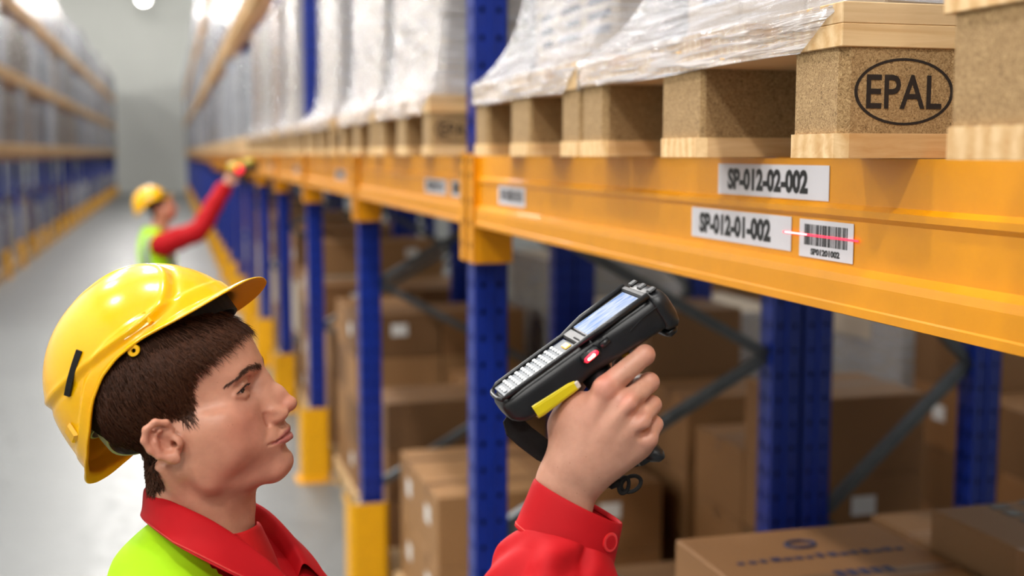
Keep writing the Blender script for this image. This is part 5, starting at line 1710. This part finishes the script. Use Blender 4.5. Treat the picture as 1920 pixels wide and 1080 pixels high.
# ------------------------------------------------------------------ cartons under the racking
ct_cache = {}
def carton(x0, y0, z0, dx, dy, dz, label, group, mat='card_a', rot=0, sticker=True, extra=None):
    key = (round(dx, 3), round(dy, 3), round(dz, 3), mat)
    if key not in ct_cache:
        c = {}
        c['body'] = MB().box((-dx / 2, -dy / 2, 0), (dx / 2, dy / 2, dz), .004).me('body', mat)
        c['tape'] = MB().box((-dx / 2 - .0006, -.024, dz - .05), (dx / 2 + .0006, .024, dz + .0006)).me('tape', 'tape')
        c['seam'] = MB().box((-dx / 2, -.0015, dz), (dx / 2, .0015, dz + .0009)).me('flap_seam', 'dark')
        s = MB(); s.box((-dx / 2 - .001, -.045, dz * .45), (-dx / 2 - .0002, .045, dz * .45 + .07)); c['st1'] = s.me('sticker', 'sticker')
        s = MB(); s.box((-.04, -dy / 2 - .001, dz * .5), (.05, -dy / 2 - .0002, dz * .5 + .065)); c['st2'] = s.me('sticker', 'sticker')
        ct_cache[key] = c
    c = ct_cache[key]
    root = empty('carton', (x0 + dx / 2, y0 + dy / 2, z0), (0, 0, rot))
    link('body', c['body'], root); link('tape', c['tape'], root); link('flap_seam', c['seam'], root)
    if sticker: link('sticker', c['st1'], root); link('sticker', c['st2'], root)
    if extra: extra(root, dx, dy, dz)
    tag(root, label, 'carton', group)
    return root
def print_a(root, dx, dy, dz):
    m = MB(); pts = [(.0 + .03 * math.cos(a), .185 + .02 * math.sin(a), dz + .0006) for a in np.linspace(0, 2 * math.pi, 24, endpoint=False)]
    m.tube(pts, .0045, 6, closed=True); m.build('printed_ring', 'ink_blue', root)
    r = random.Random(4); m = MB()
    for i in range(15):
        x = -.17 + i * .024
        m.box((x, .105, dz + .0004), (x + r.uniform(.012, .02), .105 + r.uniform(.012, .024), dz + .0012))
    m.build('printed_text', 'ink_blue', root)
    m = MB()
    for i in range(5): m.box((-.02 + i * .025, .0, dz + .0004), (-.002 + i * .025, .03, dz + .0012))
    m.build('printed_text', 'ink_blue', root)
def print_b(root, dx, dy, dz):
    r = random.Random(9); m = MB()
    for row in range(2):
        for i in range(9):
            y = .24 - i * .05
            m.box((-.13 + row * .08, y, dz + .0004), (-.13 + row * .08 + r.uniform(.03, .05), y + r.uniform(.02, .04), dz + .0012))
    m.build('printed_text', 'ink', root)
G1 = 'cartons in the nearest bay'
def floor_pallet(x, y, W, D, label, rot=0):
    p = make_pallet(W, D, False); p.location = (x, y, .001); tag(p, label, 'pallet', 'pallets on the floor under the right rack'); return p
floor_pallet(.93, 1.42, .82, 1.05, 'wooden pallet on the floor under the cartons in the nearest bay')
zt = PH + .002
for lv in range(3):
    hA = (1.285 - zt) / 3
    carton(.95, 1.64, zt + lv * hA, .445, .57, hA - .001, ('top carton with printed blue ring, front of the bottom edge', 'second carton under the one with the blue ring', 'lowest carton under the one with the blue ring')[2 - lv], G1, 'card_a', extra=print_a if lv == 2 else None)
    hB = (1.352 - zt) / 3
    carton(1.43, 1.50, zt + lv * hB, .50, .56, hB - .001, ('taller carton with black print at the right edge', 'second carton under the one with black print', 'lowest carton under the one with black print')[2 - lv], G1, 'card_b', extra=print_b if lv == 2 else None)
floor_pallet(.93, 2.38, .84, 1.05, 'wooden pallet on the floor just before the first blue frame')
for i, (x, y, dx, dy, zs, m_) in enumerate(((.96, 2.42, .40, .38, (.34, .32), 'card_b'), (1.40, 2.45, .42, .40, (.36, .34), 'card_a'), (.97, 2.83, .40, .36, (.3,), 'card_b'), (1.42, 2.87, .4, .33, (.36, .28), 'card_c'))):
    z = zt
    for q, hh in enumerate(zs):
        carton(x, y, z, dx, dy, hh - .001, f'{("lower", "upper")[q]} dark carton behind the blue ring carton, {("nearest the aisle", "at the back of the bay", "beside the first frame at the aisle", "beside the first frame at the back")[i]}', G1, m_); z += hh
# second bay: tidy stack by the second frame
floor_pallet(.92, 4.47, .86, 1.05, 'wooden pallet on the floor beside the second blue frame')
for j in range(2):
    for i in range(2):
        z = zt
        for q in range(2):
            hh = (.735 - zt) / 2
            carton(.95 + i * .47, 4.51 + j * .40, z, .46, .39, hh - .001, f'{("lower", "upper")[q]} carton of the low stack by the second blue frame, {("aisle side", "back side")[i]}, {("near", "far")[j]} one', 'cartons in the second bay', ('card_c', 'card_a')[i]); z += hh
floor_pallet(.92, 3.45, .86, 1.05, 'empty wooden pallet on the floor beside the first blue frame')
carton(1.42, 3.5, zt, .45, .4, .45, 'single carton on the pallet beside the first blue frame', 'cartons in the second bay', 'card_b')
def stack(x, y, nx, ny, heights, sz, mats, where, group, pallet=True, seed=0, near=True, z0=None):
    r = random.Random(seed)
    if pallet:
        p = link('wooden_pallet', fp, None, (x - .02, y - .02, .001)); tag(p, f'wooden pallet under cartons, {where}', 'pallet', 'pallets on the floor under the right rack')
    for i in range(nx):
        for j in range(ny):
            z = zt if z0 is None else z0
            for q in range(heights[(i * ny + j) % len(heights)]):
                carton(x + i * (sz[0] + .008), y + j * (sz[1] + .008), z, sz[0], sz[1], sz[2] - .001,
                       f'{("lowest", "second", "third", "fourth", "fifth")[q]} carton, {("aisle side", "back side")[i]} {("near", "far")[j]} column, {where}' if near else f'{("lowest", "second", "third", "fourth")[q]} carton, {("near", "far")[j]} column, {where}', group, r.choice(mats), 0, r.random() < .3)
                z += sz[2]
MATS = ('card_a', 'card_b', 'card_c')
stack(.95, 5.66, 2, 2, (3, 2, 3, 3), (.48, .41, .235), MATS, 'near pallet between second and third blue frames', 'cartons in the third bay', seed=1)
stack(.95, 6.66, 2, 2, (4, 4, 4, 3), (.48, .41, .25), MATS, 'far pallet between second and third blue frames', 'cartons in the third bay', seed=2)
stack(.95, 7.83, 2, 2, (3, 4, 4, 4), (.48, .41, .25), MATS, 'near pallet between third and fourth blue frames', 'cartons in the fourth bay', seed=3)
stack(.95, 8.83, 2, 2, (5, 4, 5, 4), (.48, .41, .25), MATS + ('card_pale',), 'far pallet between third and fourth blue frames', 'cartons in the fourth bay', seed=4)
for b in range(3, 11):
    for j in range(2):
        stack(.95, YS[b] + .17 + j * 1.0, 1, 2, (3, 2, 3), (.98, .41, .42), MATS + ('card_pale', 'card_pale'), f'{("near", "far")[j]} pallet, floor of {ORD[b]} bay down the right', 'cartons far down the right rack', seed=20 + b * 2 + j, near=False)
# row behind: brown and film-wrapped goods seen through the rack
stack(1.97, 3.55, 1, 2, (4, 3), (.46, .42, .27), MATS, 'back row behind first frame', 'cartons in the back row', seed=31)
stack(1.98, 4.5, 1, 2, (3, 4), (.44, .42, .3), MATS, 'in the back row left of the scanner head', 'cartons in the back row', seed=32)
def wrapped_block(x, y, z, W, D, h, label, seed, mat='goods_3'):
    root = empty('wrapped_pallet_load', (x, y, z))
    link('goods', load_mesh(W, D, h, .05, seed, M['card_pale'], 3), root, (0, 0, 0))
    link('stretch_film', wrap_mesh(W, D, h, .04, PH - .01, seed, M['film_dense'], nz=24, nx=16), root)
    tag(root, label, 'pallet load', 'wrapped loads behind the right rack')
    p = link('wooden_pallet', fp, None, (x, y, z)); tag(p, 'wooden pallet under the ' + label, 'pallet', 'pallets behind the right rack')
wrapped_block(2.0, 5.6, .001, .93, 1.1, 1.25, 'white wrapped load in the back row behind the second blue frame', 71)
wrapped_block(2.0, 6.6, .001, .93, 1.1, 1.45, 'white wrapped load farther along the back row', 72)
wrapped_block(3.4, 5.2, .001, .93, 1.1, 1.55, 'white wrapped load across the next aisle, left one', 73)
wrapped_block(4.6, 5.6, .001, .93, 1.1, 1.7, 'white wrapped load across the next aisle, right one', 74)
stack(3.4, 6.6, 2, 2, (5, 4, 5, 5), (.48, .41, .3), ('card_pale', 'card_c'), 'across the next aisle behind the wrapped load', 'cartons across the next aisle', seed=33)
stack(3.3, 4.1, 2, 2, (3, 4, 3, 4), (.48, .41, .28), ('card_a', 'card_b'), 'across the next aisle nearest the back row', 'cartons across the next aisle', seed=34)
stack(1.98, 2.32, 1, 2, (2, 3), (.48, .41, .27), ('card_b',), 'in the back row at the right edge', 'cartons in the back row', seed=35)
stack(4.6, 6.9, 2, 2, (5, 5, 4, 5), (.48, .41, .3), ('card_pale', 'card_c', 'card_a'), 'far across the next aisle at the right', 'cartons across the next aisle', seed=36)

# ------------------------------------------------------------------ the worker farther down the aisle
def make_far_worker():
    D_ = 8.3
    neck = at(293, 436, D_)
    root = empty('person', (neck.x, neck.y, 0))
    inv = Matrix.Translation((-neck.x, -neck.y, 0))
    BMx = inv @ Matrix.Translation(neck) @ Matrix.Rotation(math.radians(8), 4, 'Z')
    HMx = inv @ Matrix.Translation(at(298, 395, D_)) @ Matrix.Rotation(math.radians(4), 4, 'Z') @ Matrix.Rotation(math.radians(-10), 4, 'Y')
    rel = lambda *q: inv @ at(*q)
    v = head_volume(4); add_neck(v); V, Fq = v.nets(); V = relax(V, Fq, 1, .4); T = head_tone(V); V = head_warp(V)
    # raised hand in its own frame at the wrist
    wr = rel(424, 347, D_ - .06); hd = rel(444, 318, D_ - .04)
    hv = Vol((-60, -60, -60), (60, 60, 130), 4)
    hv.cap((0, 0, -50), (0, 0, 10), 28, 28, 8); hv.ell((0, 0, 45), (38, 22, 42), 10)
    for i, fx in enumerate((-26, -9, 8, 25)): hv.chain([(fx, 0, 70), (fx, 22, 92), (fx, 44, 78)], [10, 9.5, 8.5], 4)
    hv.chain([(-32, 8, 30), (-44, 30, 62)], [13, 10], 6)
    V2, F2 = hv.nets()
    d = (hd - wr).normalized(); s = d.cross(Vector((0, 1, 0))).normalized(); u = s.cross(d)
    Hm = Matrix.Translation(wr) @ Matrix((s, -u, d)).transposed().to_4x4()
    V3 = torso_volume(10); V3, F3 = V3.nets(-10)
    n1, n2 = len(V), len(V) + len(V2)
    link('body', np_mesh('body', np.concatenate([xf(V * .001, HMx), xf(V2 * .001, Hm), xf(V3 * .00093, BMx)]), np.concatenate([Fq, F2 + n1, F3 + n2]), 'skin', True, np.concatenate([T, np.tile([.6, .32, .22], (len(V2), 1)), np.tile([.6, .32, .22], (len(V3), 1))])), root)
    make_hair(V, Fq, 900, 8, HMx, root)
    tv = torso_volume(9); V, Fq = tv.nets(-3); V = relax(V, Fq, 3, .5); N = vnormals(V, Fq); x, y, z = V.T
    Vj, Fj = masked(V, Fq, z < 24, 0, N); link('jacket', np_mesh('jacket', xf(Vj * .001, BMx), Fj, 'red_cloth'), root)
    vm = (np.abs(y) < 158) & (z < 36) & ~((x > 20) & (np.abs(y) < np.interp(z, [-260, -20], [4, 74])) & (z > -260))
    Vv, Fv = masked(V, Fq, vm, 8, N); ve = link('vest', np_mesh('vest', xf(Vv * .001, BMx), Fv, 'vest'), root)
    Vs, Fs = masked(V, Fq, vm & (np.abs(np.abs(y) - 112) < 25) & (z < -8), 9.5, N); link('reflective_strip', np_mesh('reflective_strip', xf(Vs * .001, BMx), Fs, 'reflective'), ve)
    sh = BMx @ Vector((-.004, -.16, -.085))
    el = rel(372, 432, D_ - .14)
    V, F_ = tube_cloth([sh, sh.lerp(el, .5), el, el.lerp(wr, .5), wr], [.085, .076, .068, .06, .05], (0, 1, 0), 40, fold=lambda a, L, t: .004 * math.sin(L * 55 + 2 * math.sin(a)), sub=8)
    cloth('sleeve', V, F_, 'red_cloth', root, .002, 1)
    sh = BMx @ Vector((-.004, .17, -.085)); el = BMx @ Vector((.02, .215, -.37)); w2 = BMx @ Vector((.09, .2, -.6))
    V, F_ = tube_cloth([sh, sh.lerp(el, .5), el, el.lerp(w2, .5), w2], [.078, .068, .06, .054, .046], (1, 0, 0), 40, sub=6)
    cloth('sleeve', V, F_, 'red_cloth', root, .002, 1)
    rows = []
    for z_, r_ in ((-26, 1.5), (-6, 1.28), (14, 1.1), (16, 1.02), (0, 1.0)):
        rows.append([BMx @ Vector(((10 + 60 * r_ * math.cos(a)) * .001, 60 * r_ * math.sin(a) * .001, (z_ - 12 - 18 * math.cos(a)) * .001)) for a in np.linspace(0, 2 * math.pi, 32, endpoint=False)])
    band_cloth('collar', rows, 'red_cloth', root, .002, 1, True)
    bz = BMx.translation.z * 1000
    lv = legs_volume(-560, -bz + 6, 11); Vl, Fl = lv.nets(); Vl = relax(Vl, Fl, 2, .5)
    link('trousers', np_mesh('trousers', xf(Vl * .001, BMx), Fl, 'trouser'), root)
    for s_ in (-1, 1): boot(root, BMx, s_, -bz + .5)
    tag(root, 'blurred man in lime vest and red sleeves farther down the aisle, reaching up', 'person', 'warehouse workers')
    make_helmet(Matrix.Translation(at(284, 384, D_)) @ Matrix.Rotation(math.radians(2), 4, 'Z') @ Matrix.Rotation(math.radians(-14), 4, 'Y'), 'small blurred yellow hard hat on the man farther down the aisle', 'hard hats', False)
    # his scanner
    sr = empty('barcode_scanner', at(455, 316, D_ - .05), (0, math.radians(-12), math.radians(20)))
    mm = lambda *a: tuple(q * .001 for q in a)
    b = MB(); b.add(*loft([(-70, 24, 10, -22), (-60, 30, 16, -26), (20, 32, 18, -26), (40, 38, 22, -30), (90, 40, 22, -32), (104, 32, 14, -24)], 20)); b.build('body', 'black_rubber', sr, True)
    b = MB(); b.add(*loft([(-92, 24, 42, 8), (-82, 30, 50, 6), (-20, 32, 50, 14), (-6, 26, 42, 18)], 20)); b.build('back_shell', 'yellow_plastic', sr, True)
    b = MB(); b.add(*loft([(20, 26, 46, 20), (30, 30, 52, 20), (70, 30, 52, 22), (80, 24, 44, 24)], 20)); b.build('head_shell', 'yellow_plastic', sr, True)
    b = MB(); b.add(*loft([(-22, 14, -20, -90), (-10, 18, -18, -110), (8, 18, -18, -110), (18, 14, -20, -90)], 16)); b.build('handle', 'black_rubber', sr, True)
    b = MB(); b.disc(mm(-40, -33, 2), (0, -1, 0), .026, 16, .006); lampo = b.build('red_lamp', 'red_glow', sr, True)
    tag(sr, 'blurred yellow and black scanner with red light at the far worker\'s hand', 'scanner')
make_far_worker()
